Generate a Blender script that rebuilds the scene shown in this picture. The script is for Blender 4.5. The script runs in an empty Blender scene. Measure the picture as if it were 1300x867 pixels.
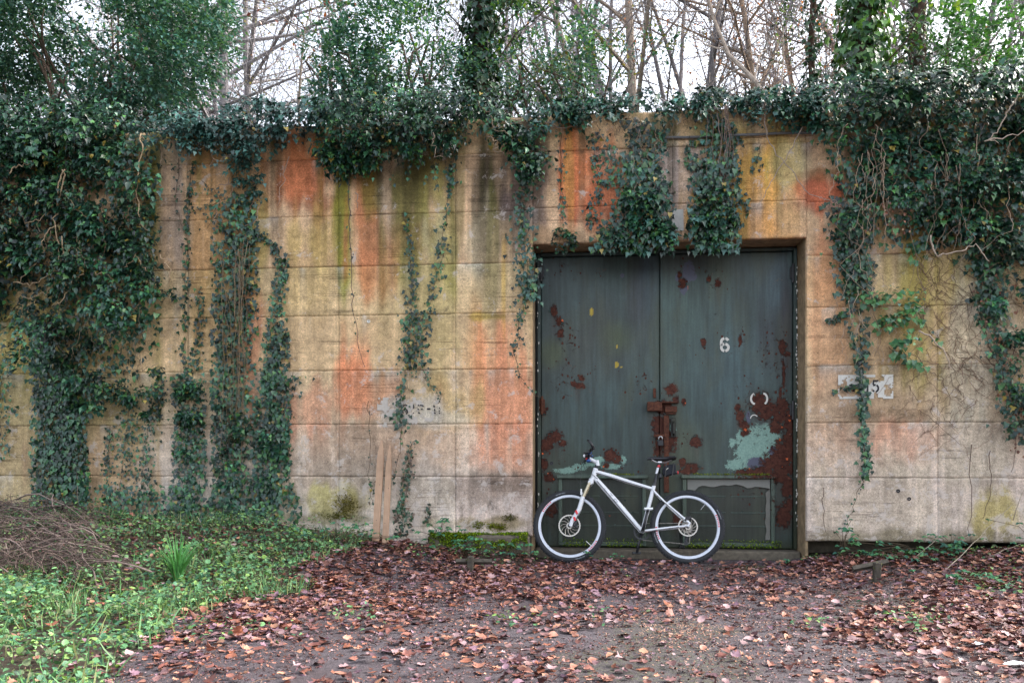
import bpy, math
import numpy as np
from mathutils import Vector, Matrix
from math import radians, sin, cos, tan, pi

SC = bpy.context.scene
COL = SC.collection
rng = np.random.default_rng(7)

# ------------------------------------------------------------------ camera, sky, sun, exposure
D, H, YAW, F, CX, HOR = 7.93, 1.03, radians(5.4), 1011.0, 650.0, 580.0
cam = bpy.data.objects.new('camera', bpy.data.cameras.new('camera'))
COL.objects.link(cam)
cam.location = (0, -D, H)
cam.rotation_euler = (radians(90), 0, YAW)
cam.data.sensor_width = 36
cam.data.lens = F / 1300 * 36
cam.data.shift_y = (HOR - 433.5) / 1300
cam.data.clip_end = 500
cam.data.clip_start = 0.05
SC.camera = cam

SUN_EL, SUN_ROT = radians(38), radians(72)
world = bpy.data.worlds.new('World'); SC.world = world
world.use_nodes = True
wn, wl = world.node_tree.nodes, world.node_tree.links
wn.clear()
wo = wn.new('ShaderNodeOutputWorld'); wb = wn.new('ShaderNodeBackground')
sky = wn.new('ShaderNodeTexSky'); sky.sky_type = 'NISHITA'; sky.sun_disc = False
sky.sun_elevation = SUN_EL; sky.sun_rotation = SUN_ROT
sky.air_density = 1.0; sky.dust_density = 4.0; sky.ozone_density = 1.0
hs = wn.new('ShaderNodeHueSaturation'); hs.inputs['Saturation'].default_value = 0.42
wl.new(sky.outputs[0], hs.inputs['Color']); wl.new(hs.outputs[0], wb.inputs[0])
wb.inputs[1].default_value = 0.15
wl.new(wb.outputs[0], wo.inputs[0])
sl = bpy.data.lights.new('sun', 'SUN'); sl.energy = 1.2; sl.angle = radians(22); sl.color = (1, .95, .88)
sun = bpy.data.objects.new('sun', sl); COL.objects.link(sun)
sd = Vector((sin(SUN_ROT) * cos(SUN_EL), cos(SUN_ROT) * cos(SUN_EL), sin(SUN_EL)))
sun.rotation_euler = sd.to_track_quat('Z', 'Y').to_euler()
SC.view_settings.view_transform = 'Standard'; SC.view_settings.look = 'None'
SC.view_settings.exposure = 2.2; SC.view_settings.gamma = 1
SC.cycles.max_bounces = 6; SC.cycles.diffuse_bounces = 3; SC.cycles.glossy_bounces = 2
SC.cycles.transmission_bounces = 3; SC.cycles.transparent_max_bounces = 4
SC.cycles.use_denoising = True

# ------------------------------------------------------------------ measuring helpers (photograph -> places in the world)
FW = np.array([-sin(YAW), cos(YAW), 0.]); RT = np.array([cos(YAW), sin(YAW), 0.]); UP = np.array([0, 0, 1.]); CAM = np.array([0, -D, H])
def ray(px, py):
    px = np.asarray(px, float)[..., None]; py = np.asarray(py, float)[..., None]
    return FW + RT * (px - CX) / F + UP * (HOR - py) / F
def P(px, py, Y=0.0):
    r = ray(px, py); t = (np.asarray(Y, float) + D) / r[..., 1]
    return CAM + r * t[..., None]
def PX(px, Y=0.0): return float(P(px, HOR, Y)[0])
def PZ(px, py, Y=0.0): return float(P(px, py, Y)[2])
def proj(p):
    d = np.asarray(p, float) - CAM
    z = d @ FW
    return CX + F * (d @ RT) / z, HOR - F * d[..., 2] / z, z
def sm(a, b, x):
    t = np.clip((np.asarray(x, float) - a) / (b - a), 0, 1); return t * t * (3 - 2 * t)
_lat = np.random.default_rng(3).random((256, 256))
def noise(x, y, octaves=1, seed=0):
    x = np.asarray(x, float) + seed * 17.3; y = np.asarray(y, float) + seed * 9.1
    out = 0; amp = 1; tot = 0
    for _ in range(octaves):
        xi = np.floor(x).astype(int); yi = np.floor(y).astype(int); fx = x - xi; fy = y - yi
        fx = fx * fx * (3 - 2 * fx); fy = fy * fy * (3 - 2 * fy)
        a = _lat[xi % 256, yi % 256]; b = _lat[(xi + 1) % 256, yi % 256]; c = _lat[xi % 256, (yi + 1) % 256]; d = _lat[(xi + 1) % 256, (yi + 1) % 256]
        out = out + amp * ((a * (1 - fx) + b * fx) * (1 - fy) + (c * (1 - fx) + d * fx) * fy)
        tot += amp; amp *= .5; x = x * 2.03 + 5.1; y = y * 2.03 + 3.7
    return out / tot
def lin(r, g, b):
    c = np.array([r, g, b], float) / 255
    return np.where(c <= .04045, c / 12.92, ((c + .055) / 1.055) ** 2.4)
_gx = np.array([-14, PX(0), PX(200), PX(380), PX(500), PX(600), PX(672), PX(684), PX(1000), PX(1040), PX(1180), PX(1300), 12])
_gz = np.array([.44, .40, .36, .29,   .18, .11, .08, .0, .0, .06, .11, .18, .3])
def ground(x, y):
    x = np.asarray(x, float); y = np.asarray(y, float)
    w = np.interp(x, _gx, _gz)
    far = np.interp(x, [-5, -2, -1, 1.5, 4], [3.6, 2.4, .7, .7, 1.6])
    s = sm(0, 1, 1 + y / far)
    left = sm(-1.2, -4.5, x + .35 * (y + 1))
    b = .06 * (noise(x * 1.3, y * 1.3, 2, 4) - .5) * left + .02 * (noise(x * .8, y * .8, 2, 9) - .5)
    return w * s + b + .05 * left * sm(-6, -3, y)
def G(px, py):
    p = None; z = np.zeros(np.shape(px))
    for _ in range(8):
        r = ray(px, py); t = (H - z) / np.maximum(-r[..., 2], 1e-3); p = CAM + r * t[..., None]
        z = .5 * z + .5 * ground(p[..., 0], np.minimum(p[..., 1], 0))
    p[..., 2] = ground(p[..., 0], p[..., 1]); return p

# ------------------------------------------------------------------ object helpers
def tag(o, label=None, cat=None, group=None, kind=None):
    if label: o['label'] = label
    if cat: o['category'] = cat
    if group: o['group'] = group
    if kind: o['kind'] = kind
    return o
def thing(name, label, cat, loc=(0, 0, 0), rot=(0, 0, 0), group=None):
    o = bpy.data.objects.new(name, None); COL.objects.link(o); o.empty_display_size = .1
    o.location = loc; o.rotation_euler = rot
    return tag(o, label, cat, group)
def link(name, me, m=None, parent=None):
    o = bpy.data.objects.new(name, me); COL.objects.link(o)
    if m is not None and len(me.materials) == 0: me.materials.append(m)
    if parent is not None: o.parent = parent
    return o
def np_mesh(name, V, loops, counts, smooth=False, attrs=None):
    me = bpy.data.meshes.new(name)
    V = np.ascontiguousarray(V, np.float32); loops = np.ascontiguousarray(loops, np.int32); counts = np.ascontiguousarray(counts, np.int32)
    me.vertices.add(len(V)); me.vertices.foreach_set('co', V.ravel())
    me.loops.add(len(loops)); me.loops.foreach_set('vertex_index', loops)
    me.polygons.add(len(counts)); st = np.zeros(len(counts), np.int32); st[1:] = np.cumsum(counts)[:-1]
    me.polygons.foreach_set('loop_start', st); me.polygons.foreach_set('loop_total', counts)
    me.polygons.foreach_set('use_smooth', np.full(len(counts), smooth))
    me.update(calc_edges=True)
    for k, a in (attrs or {}).items():
        a = np.asarray(a, np.float32)
        if a.shape[1] == 3: a = np.hstack([a, np.ones((len(a), 1), np.float32)])
        at = me.attributes.new(k, 'FLOAT_COLOR', 'POINT'); at.data.foreach_set('color', np.ascontiguousarray(a).ravel())
    return me
class MB:
    def __init__(s): s.v = []; s.f = []; s.c = []
    def add(s, v, f, col=None):
        o = len(s.v); s.v += [tuple(p) for p in v]; s.f += [tuple(i + o for i in q) for q in f]
        s.c += [tuple(col) if col is not None else (1, 1, 1)] * len(v)
    def box(s, c, d, M=None, bev=0.0, col=None):
        x, y, z = d[0] / 2, d[1] / 2, d[2] / 2
        if bev <= 0:
            v = [(-x, -y, -z), (x, -y, -z), (x, y, -z), (-x, y, -z), (-x, -y, z), (x, -y, z), (x, y, z), (-x, y, z)]
            f = [(0, 3, 2, 1), (4, 5, 6, 7), (0, 1, 5, 4), (1, 2, 6, 5), (2, 3, 7, 6), (3, 0, 4, 7)]
        else:
            b = min(bev, x * .9, y * .9, z * .9); v = []; f = []
            ring = lambda zz, k: [(-x + b * k[0], -y + b * k[1], zz), (x - b * k[0], -y + b * k[1], zz), (x - b * k[1], -y + b * k[0], zz), (x - b * k[1], y - b * k[0], zz), (x - b * k[0], y - b * k[1], zz), (-x + b * k[0], y - b * k[1], zz), (-x + b * k[1], y - b * k[0], zz), (-x + b * k[1], -y + b * k[0], zz)]
            v = ring(-z, (1.7, 1)) + ring(-z + b, (1, 0)) + ring(z - b, (1, 0)) + ring(z, (1.7, 1))
            for r in range(3):
                for i in range(8): f.append((r * 8 + i, r * 8 + (i + 1) % 8, r * 8 + 8 + (i + 1) % 8, r * 8 + 8 + i))
            f.append(tuple(range(7, -1, -1))); f.append(tuple(range(24, 32)))
        M = M or Matrix.Identity(3)
        s.add([tuple(Vector(c) + M @ Vector(p)) for p in v], f, col)
    def tube(s, pts, rad, n=8, cap=True, col=None, flat=1.0):
        pts = [Vector(p) for p in pts]; k = len(pts)
        if np.isscalar(rad): rad = [rad] * k
        t0 = (pts[1] - pts[0]).normalized()
        a = Vector((0, 0, 1)) if abs(t0.z) < .9 else Vector((0, 1, 0))
        u = t0.cross(a).normalized(); v = []
        for i in range(k):
            t = (pts[min(i + 1, k - 1)] - pts[max(i - 1, 0)])
            if t.length < 1e-9: t = t0
            t.normalize(); u = (u - t * u.dot(t)).normalized(); w = t.cross(u)
            for j in range(n):
                an = 2 * pi * j / n
                v.append(pts[i] + (u * cos(an) + w * sin(an) * flat) * rad[i])
        f = [(i * n + j, i * n + (j + 1) % n, (i + 1) * n + (j + 1) % n, (i + 1) * n + j) for i in range(k - 1) for j in range(n)]
        if cap: f += [tuple(range(n - 1, -1, -1)), tuple((k - 1) * n + j for j in range(n))]
        s.add(v, f, col)
    def lathe(s, prof, c=(0, 0, 0), axis='y', n=48, closed=True, col=None):
        v = []; m = len(prof)
        for i in range(n):
            a = 2 * pi * i / n
            for r, h in prof:
                if axis == 'y': v.append((c[0] + r * cos(a), c[1] + h, c[2] + r * sin(a)))
                else: v.append((c[0] + r * cos(a), c[1] + r * sin(a), c[2] + h))
        f = []
        for i in range(n):
            for j in range(m if closed else m - 1):
                f.append((i * m + j, i * m + (j + 1) % m, ((i + 1) % n) * m + (j + 1) % m, ((i + 1) % n) * m + j))
        s.add(v, f, col)
    def build(s, name, m, parent=None, smooth=False, kind=None, label=None):
        cnt = [len(q) for q in s.f]; loops = [i for q in s.f for i in q]
        me = np_mesh(name, np.array(s.v, float).reshape(-1, 3), loops, cnt, smooth, {'tint': np.array(s.c, float)})
        o = link(name, me, m, parent)
        if kind: o['kind'] = kind
        if label: o['label'] = label
        return o
def smooth_by_angle(o, ang=40):
    me = o.data
    me.polygons.foreach_set('use_smooth', np.ones(len(me.polygons), bool))
    try: me.set_sharp_from_angle(angle=radians(ang))
    except Exception: pass
    return o

# ------------------------------------------------------------------ materials
def mat(name, build):
    m = bpy.data.materials.new(name); m.use_nodes = True
    nt = m.node_tree; nt.nodes.clear()
    out = nt.nodes.new('ShaderNodeOutputMaterial'); b = nt.nodes.new('ShaderNodeBsdfPrincipled')
    nt.links.new(b.outputs[0], out.inputs[0])
    build(NB(nt, b, out)); return m
class NB:
    def __init__(s, nt, b, out): s.nt = nt; s.b = b; s.out = out
    def n(s, t, **kw):
        x = s.nt.nodes.new(t)
        for k, v in kw.items(): setattr(x, k, v)
        return x
    def put(s, sock, v):
        if v is None: return
        if hasattr(v, 'is_output'): s.nt.links.new(v, sock)
        else:
            if hasattr(v, '__len__') and len(v) == 3 and sock.type == 'RGBA': v = (*v, 1)
            sock.default_value = v
    def pos(s): return s.n('ShaderNodeNewGeometry').outputs['Position']
    def obj(s): return s.n('ShaderNodeTexCoord').outputs['Object']
    def scale(s, vec, sc):
        x = s.n('ShaderNodeMapping'); s.put(x.inputs['Vector'], vec); x.inputs['Scale'].default_value = sc; return x.outputs[0]
    def noise(s, vec, sc, det=4, rough=.55, dist=0):
        x = s.n('ShaderNodeTexNoise'); s.put(x.inputs['Vector'], vec); x.inputs['Scale'].default_value = sc; x.inputs['Detail'].default_value = det
        x.inputs['Roughness'].default_value = rough; x.inputs['Distortion'].default_value = dist; return x.outputs[0]
    def vor(s, vec, sc, out='Distance'):
        x = s.n('ShaderNodeTexVoronoi'); s.put(x.inputs['Vector'], vec); x.inputs['Scale'].default_value = sc; return x.outputs[out]
    def rng(s, v, a, b, c=0., d=1.):
        x = s.n('ShaderNodeMapRange'); s.put(x.inputs[0], v); x.inputs[1].default_value = a; x.inputs[2].default_value = b; x.inputs[3].default_value = c; x.inputs[4].default_value = d; return x.outputs[0]
    def math(s, op, a, b=None):
        x = s.n('ShaderNodeMath', operation=op); s.put(x.inputs[0], a); s.put(x.inputs[1], b); return x.outputs[0]
    def mix(s, f, a, b, mode='MIX'):
        x = s.n('ShaderNodeMix', data_type='RGBA', blend_type=mode); s.put(x.inputs[0], f); s.put(x.inputs[6], a); s.put(x.inputs[7], b); return x.outputs[2]
    def attr(s, name, out='Color'): return s.n('ShaderNodeAttribute', attribute_name=name).outputs[out]
    def sep(s, c): return s.nt_sep(c)
    def nt_sep(s, c):
        x = s.n('ShaderNodeSeparateColor'); s.put(x.inputs[0], c); return x.outputs
    def val(s, c, v):
        x = s.n('ShaderNodeHueSaturation'); s.put(x.inputs['Color'], c); s.put(x.inputs['Value'], v); return x.outputs[0]
    def bump(s, h, st=.3, dist=.01):
        x = s.n('ShaderNodeBump'); s.put(x.inputs['Height'], h); x.inputs['Strength'].default_value = st; x.inputs['Distance'].default_value = dist
        s.nt.links.new(x.outputs[0], s.b.inputs['Normal'])
    def set(s, **kw):
        for k, v in kw.items(): s.put(s.b.inputs[k.replace('_', ' ')], v)
def b_wall(q):
    p = q.pos(); c = q.attr('stain')
    warp = q.noise(p, 2.5, 3, .6)
    streak = q.noise(q.scale(p, (26, 1, .9)), 1.0, 7, .68); c = q.val(c, q.rng(streak, .28, .72, .84, 1.15))
    wide = q.noise(q.scale(p, (6, 1, .5)), 1.2, 5, .6); c = q.val(c, q.rng(wide, .3, .7, .82, 1.12))
    mott = q.noise(p, 11, 10, .72); c = q.val(c, q.rng(mott, .32, .68, .66, 1.32))
    grain = q.noise(p, 120, 4, .75); c = q.val(c, q.rng(grain, .32, .68, .66, 1.34)); g2 = q.noise(p, 46, 6, .8); c = q.val(c, q.rng(g2, .34, .66, .74, 1.26))
    # lines left by the formwork boards: thin, broken
    bz = q.noise(q.scale(p, (.12, 1, 9.5)), 1.0, 2, .5); ln = q.math('LESS_THAN', q.math('ABSOLUTE', q.math('SUBTRACT', bz, .5)), .008)
    ln = q.math('MULTIPLY', ln, q.rng(q.noise(p, 1.7, 4, .7), .48, .58)); c = q.val(c, q.rng(ln, 0, 1, 1, .62))
    bl = q.noise(p, 8, 12, .82, .8); c = q.mix(q.rng(bl, .565, .60, 0, .42), c, q.val(c, 1.5)); c = q.mix(q.rng(bl, .44, .405, 0, .38), c, q.val(c, .55))
    v = q.vor(p, 30); pit = q.math('MULTIPLY', q.rng(v, .07, .13, 1, 0), q.rng(q.noise(p, 2.6, 4, .6), .44, .56))
    v2 = q.vor(p, 75); pit2 = q.math('MULTIPLY', q.rng(v2, .10, .16, 1, 0), q.rng(q.noise(p, 3.7, 4, .6), .42, .55))
    pits = q.math('MAXIMUM', pit, q.math('MULTIPLY', pit2, .8)); c = q.mix(q.math('MULTIPLY', pits, .8), c, (.04, .033, .026))
    z = q.n('ShaderNodeSeparateXYZ'); q.put(z.inputs[0], p)
    low = q.rng(z.outputs[2], 2.0, .4, 0, .05)
    lime = q.rng(q.math('ADD', q.noise(p, 5, 11, .78, .3), low), .575, .62, 0, .6); c = q.mix(lime, c, (.55, .49, .45))
    dirt = q.rng(q.noise(q.scale(p, (1.4, 1, .8)), 4.2, 11, .78, .5), .59, .68, 0, .6); c = q.mix(dirt, c, (.052, .044, .036))
    spot = q.rng(q.noise(p, 55, 4, .7), .64, .70, 0, .7); c = q.mix(q.math('MULTIPLY', spot, q.rng(q.noise(p, 1.9, 3), .5, .6)), c, (.03, .027, .022))
    q.set(Base_Color=c, Roughness=.93, Specular_IOR_Level=.2)
    h = q.math('ADD', q.math('ADD', q.math('MULTIPLY', mott, .7), q.math('MULTIPLY', grain, .35)), q.math('ADD', q.math('MULTIPLY', ln, -.5), q.math('MULTIPLY', pits, -.9)))
    q.bump(h, .7, .014)
M_wall = mat('stained_concrete', b_wall)
def b_plain(base, var=.25, sc=12, rough=.85, bumpy=.3, dist=.008, spec=.3, metal=0, tint=False):
    def f(q):
        p = q.pos(); c = q.attr('tint') if tint else None
        nz = q.noise(p, sc, 7, .65)
        col = q.mix(1, q.attr('tint'), base, 'MULTIPLY') if tint else base
        c = q.val(col if tint else q.mix(0, base, base), q.rng(nz, .3, .7, 1 - var, 1 + var))
        q.set(Base_Color=c, Roughness=rough, Specular_IOR_Level=spec, Metallic=metal); q.bump(nz, bumpy, dist)
    return f
M_core = mat('dark_concrete', b_plain((.10, .085, .065), .4, 20))
M_jamb = mat('jamb_concrete', b_plain((.24, .175, .105), .45, 14, bumpy=.5))
def b_ground(q):
    p = q.pos(); k = q.attr('tint'); s = q.sep(k)
    n1 = q.noise(p, 2.2, 7, .65); n2 = q.noise(p, 38, 6, .7); n3 = q.noise(p, 220, 2, .6)
    asp = q.mix(q.rng(n1, .35, .65), (.070, .060, .070), (.050, .036, .040))
    asp = q.val(asp, q.rng(n2, .3, .7, .55, 1.5)); asp = q.val(asp, q.rng(n3, .3, .7, .7, 1.35))
    soil = q.mix(n2, (.022, .015, .010), (.055, .036, .024))
    m = q.rng(q.math('ADD', s[0], q.math('MULTIPLY', q.math('SUBTRACT', n1, .5), .8)), .4, .6)
    c = q.mix(m, asp, soil)
    mo = q.rng(q.math('ADD', s[1], q.math('MULTIPLY', q.math('SUBTRACT', n2, .5), 1.2)), .5, .75, 0, .75)
    c = q.mix(mo, c, (.055, .070, .018))
    q.set(Base_Color=c, Roughness=q.rng(n1, .3, .7, .55, .9), Specular_IOR_Level=.4)
    q.bump(q.math('ADD', n2, q.math('MULTIPLY', n3, .6)), .8, .012)
M_ground = mat('wet_ground', b_ground)
M_soil = mat('soil', b_plain((.03, .022, .015), .5, 6))
def b_leaf(rough=.4, trans=.0, sheen=.5, vein=True):
    def f(q):
        c = q.attr('tint'); nz = q.noise(q.pos(), 45, 3, .6)
        c = q.val(c, q.rng(nz, .3, .7, .75, 1.25))
        q.set(Base_Color=c, Roughness=rough, Specular_IOR_Level=sheen)
        if trans > 0:
            t = q.n('ShaderNodeBsdfTranslucent'); q.put(t.inputs[0], q.mix(1, c, (1.8, 1.7, .7), 'MULTIPLY'))
            ms = q.n('ShaderNodeMixShader'); ms.inputs[0].default_value = trans
            q.nt.links.new(q.b.outputs[0], ms.inputs[1]); q.nt.links.new(t.outputs[0], ms.inputs[2]); q.nt.links.new(ms.outputs[0], q.out.inputs[0])
    return f
M_ivy = mat('ivy_leaf', b_leaf(.34, .0, .5))
M_tree = mat('tree_leaf', b_leaf(.33, .25, .7))
M_herb = mat('herb_leaf', b_leaf(.55, .15, .35))
M_dead = mat('dead_leaf', b_leaf(.55, .0, .4))
M_bark = mat('bark', b_plain((1, 1, 1), .4, 30, .95, .6, .01, .1, tint=True))
M_stem = mat('woody_stem', b_plain((1, 1, 1), .35, 40, .9, .3, .004, .15, tint=True))
M_moss = mat('moss', b_plain((1, 1, 1), .45, 60, 1, .8, .01, .05, tint=True))
M_wood = mat('sawn_wood', lambda q: (lambda w, p: (q.set(Base_Color=q.val(q.mix(w, (.46, .31, .21), (.27, .175, .12)), q.rng(q.noise(p, 9, 5), .3, .7, .8, 1.15)), Roughness=.85, Specular_IOR_Level=.2), q.bump(w, .3, .003)))(q.noise(q.scale(q.obj(), (60, 60, 3)), 1.5, 5, .6, .8), q.obj()))
M_oldwood = mat('old_wood', b_plain((.06, .052, .042), .5, 25, .9, .6))
def b_door(q):
    p = q.pos(); c = q.attr('dcol'); s = q.sep(q.attr('mask'))
    streak = q.noise(q.scale(p, (14, 1, .9)), 2.0, 5, .6); c = q.val(c, q.rng(streak, .3, .7, .58, 1.12))
    blot = q.noise(q.scale(p, (2.2, 1, .9)), 2.0, 6, .65); c = q.val(c, q.rng(blot, .3, .7, .68, 1.18)); c = q.mix(q.rng(q.noise(q.scale(p, (3, 1, .8)), 1.7, 5, .6), .5, .7, 0, .5), c, (.050, .058, .030))
    fine = q.noise(p, 60, 6, .7); c = q.val(c, q.rng(fine, .3, .7, .85, 1.15))
    rag = q.noise(p, 17, 11, .85, .4); r0 = q.math('SUBTRACT', rag, .5)
    # pale old paint and slate undercoat
    pale = q.rng(q.math('ADD', s[1], q.math('MULTIPLY', r0, 2.0)), .49, .52)
    c = q.mix(pale, c, q.mix(q.rng(fine, .35, .65), (.115, .215, .185), (.20, .33, .27)))
    slate = q.rng(q.math('ADD', s[2], q.math('MULTIPLY', r0, 1.0)), .49, .51)
    c = q.mix(slate, c, (.06, .066, .105))
    rr = q.math('ADD', s[0], q.math('MULTIPLY', r0, 1.9))
    cv = q.vor(q.scale(p, (1, 1, .75)), 17); cn = q.noise(p, 60, 3, .6); spk = q.math('ADD', cv, q.math('MULTIPLY', cn, .25)); gate = q.rng(s[0], .12, .30, .03, .30); speck = q.math('LESS_THAN', spk, gate)
    rr = q.math('MAXIMUM', rr, q.math('MULTIPLY', speck, .8))
    chip = q.math('ADD', rr, 0.0)
    rust = q.rng(chip, .49, .51)
    rim = q.math('MULTIPLY', q.rng(chip, .455, .475), q.rng(chip, .52, .49))
    rc = q.mix(q.rng(q.noise(p, 34, 6, .7), .35, .65), (.036, .015, .013), (.098, .040, .028))
    c = q.mix(rust, c, rc)
    bright = q.rng(q.noise(p, 7, 3), .56, .62, 0, .8)
    c = q.mix(q.math('MULTIPLY', rim, bright), c, (.36, .30, .22))
    c = q.mix(q.math('MULTIPLY', q.rng(chip, .40, .46), q.math('SUBTRACT', 1, rust)), c, q.mix(.6, c, (.03, .03, .028)))
    q.set(Base_Color=c, Roughness=q.math('ADD', .48, q.math('MULTIPLY', rust, .4)), Specular_IOR_Level=q.rng(rust, 0, 1, .5, .1))
    q.bump(q.math('ADD', q.math('MULTIPLY', rust, -1.0), q.math('ADD', q.math('MULTIPLY', fine, .15), q.math('MULTIPLY', q.noise(p, 3, 2), 1.2))), .8, .006)
M_door = mat('peeling_door_paint', b_door)
M_steel = mat('painted_frame_steel', b_door)
def b_rusty(q):
    p = q.pos(); n = q.noise(p, 45, 7, .7)
    q.set(Base_Color=q.mix(q.rng(n, .35, .65), (.035, .017, .014), (.125, .05, .03)), Roughness=.9, Specular_IOR_Level=.15); q.bump(n, .7, .004)
M_rust = mat('rusty_iron', b_rusty)
def simple(name, c, rough=.4, metal=0., spec=.5, coat=0.):
    def f(q):
        n = q.noise(q.obj(), 60, 4, .6)
        q.set(Base_Color=q.val(q.mix(0, c, c), q.rng(n, .3, .7, .9, 1.08)), Roughness=q.rng(n, .3, .7, rough * .85, min(1, rough * 1.2)), Metallic=metal, Specular_IOR_Level=spec, Coat_Weight=coat)
    return mat(name, f)
M_white = simple('white_bike_paint', (.60, .62, .66), .3, 0, .5, .3)
M_whitep = simple('white_wall_paint', (.55, .54, .50), .85, 0, .2)
M_blackp = simple('black_stencil_paint', (.03, .03, .035), .85, 0, .2)
M_black = simple('black_plastic', (.015, .016, .02), .42)
M_rubber = simple('tyre_rubber', (.022, .024, .028), .75, 0, .35)
M_alu = simple('polished_alloy', (.60, .61, .63), .3, .9)
M_rim = simple('silver_rim', (.50, .53, .60), .35, .3)
M_rotor = simple('steel_rotor', (.46, .43, .39), .4, .6)
M_red = simple('red_paint', (.55, .02, .03), .4)
M_blue = simple('blue_anodised', (.03, .09, .30), .35, .3)
M_gold = simple('champagne_stanchion', (.48, .42, .30), .28, .5)
M_grip = simple('brown_grip', (.06, .03, .035), .6)
M_bag = simple('black_nylon', (.014, .016, .022), .8, 0, .25)
M_greyt = simple('grey_decal', (.22, .24, .27), .4)
M_lens = simple('clear_lamp_glass', (.75, .75, .78), .1)
M_plastic = simple('dusty_plastic_sheet', (.13, .13, .115), .45)
M_grain = simple('pale_grain', (.55, .38, .24), .8)
M_paper = simple('white_paper', (.7, .72, .75), .8)

# ------------------------------------------------------------------ ground
def grid_axes():
    xs = np.concatenate([np.linspace(-60, -9, 12)[:-1], np.linspace(-9, 7, 200), np.linspace(7, 60, 12)[1:]])
    ys = np.concatenate([np.linspace(-60, -8, 10)[:-1], np.linspace(-8, .5, 130), ])
    return xs, ys
def sheet(xs, ys, zf, tintf=None):
    X, Y = np.meshgrid(xs, ys, indexing='ij'); V = np.stack([X, Y, zf(X, Y)], -1).reshape(-1, 3)
    n, m = len(xs), len(ys); i, j = np.meshgrid(np.arange(n - 1), np.arange(m - 1), indexing='ij'); a = (i * m + j).ravel()
    L = np.stack([a, a + m, a + m + 1, a + 1], -1).ravel()
    at = {'tint': tintf(X, Y).reshape(-1, 3)} if tintf else None
    return np_mesh('sheet', V, L, np.full(len(a), 4), True, at)
def veg(x, y):      # where plants cover the soil (left bank), 0..1
    q = proj(np.stack([x, y, ground(x, y)], -1)); px, py = q[0], q[1]
    edge = np.interp(py, [640, 690, 740, 790, 867], [470, 430, 390, 250, 110]) + 190 * (noise(x * 1.7, y * 1.7, 4, 6) - .5)
    return sm(70, -60, px - edge)
def gt(X, Y):
    v = veg(X, Y); near = sm(-1.1, -.2, Y)
    moss = sm(.5, .7, noise(X * 1.1, Y * 1.1, 3, 2)) * .55 + .5 * sm(.5, .0, np.abs(Y + .45)) * sm(1.2, .3, np.abs(X - .9))
    return np.stack([np.maximum(v, near * .8 * (np.abs(X - .9) > 1.2)), moss * (1 - v), 0 * X], -1)
link('ground', sheet(*grid_axes(), ground, gt), M_ground)['kind'] = 'structure'

# ------------------------------------------------------------------ wall
WT = 4.42; X0, X1 = -11.0, 8.0
OL, OR, OT = PX(676), PX(1024), 3.15
DY = .36
wall = thing('concrete_wall', 'long stained concrete bunker wall with formwork joints around the steel door', 'wall', (0, .3, 0))
def wchild(mb, name, m, **k):
    o = mb.build(name, m, None, **k); o.parent = wall; o.matrix_parent_inverse = Matrix.Translation((0, -.3, 0)); return o
c = MB()
c.box(((OR + X1) / 2 + .02, .50, -.03), (X1 - OR - .06, .28, .54))
for x0, x1, z0, z1 in ((X0, OL - .03, -.3, WT - .02), (OR + .03, X1, .235, WT - .02), (OL - .03, OR + .03, OT + .03, WT - .021)):
    c.box(((x0 + x1) / 2, .34, (z0 + z1) / 2), (x1 - x0, .6, z1 - z0))
wchild(c, 'wall_core', M_core)
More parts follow.
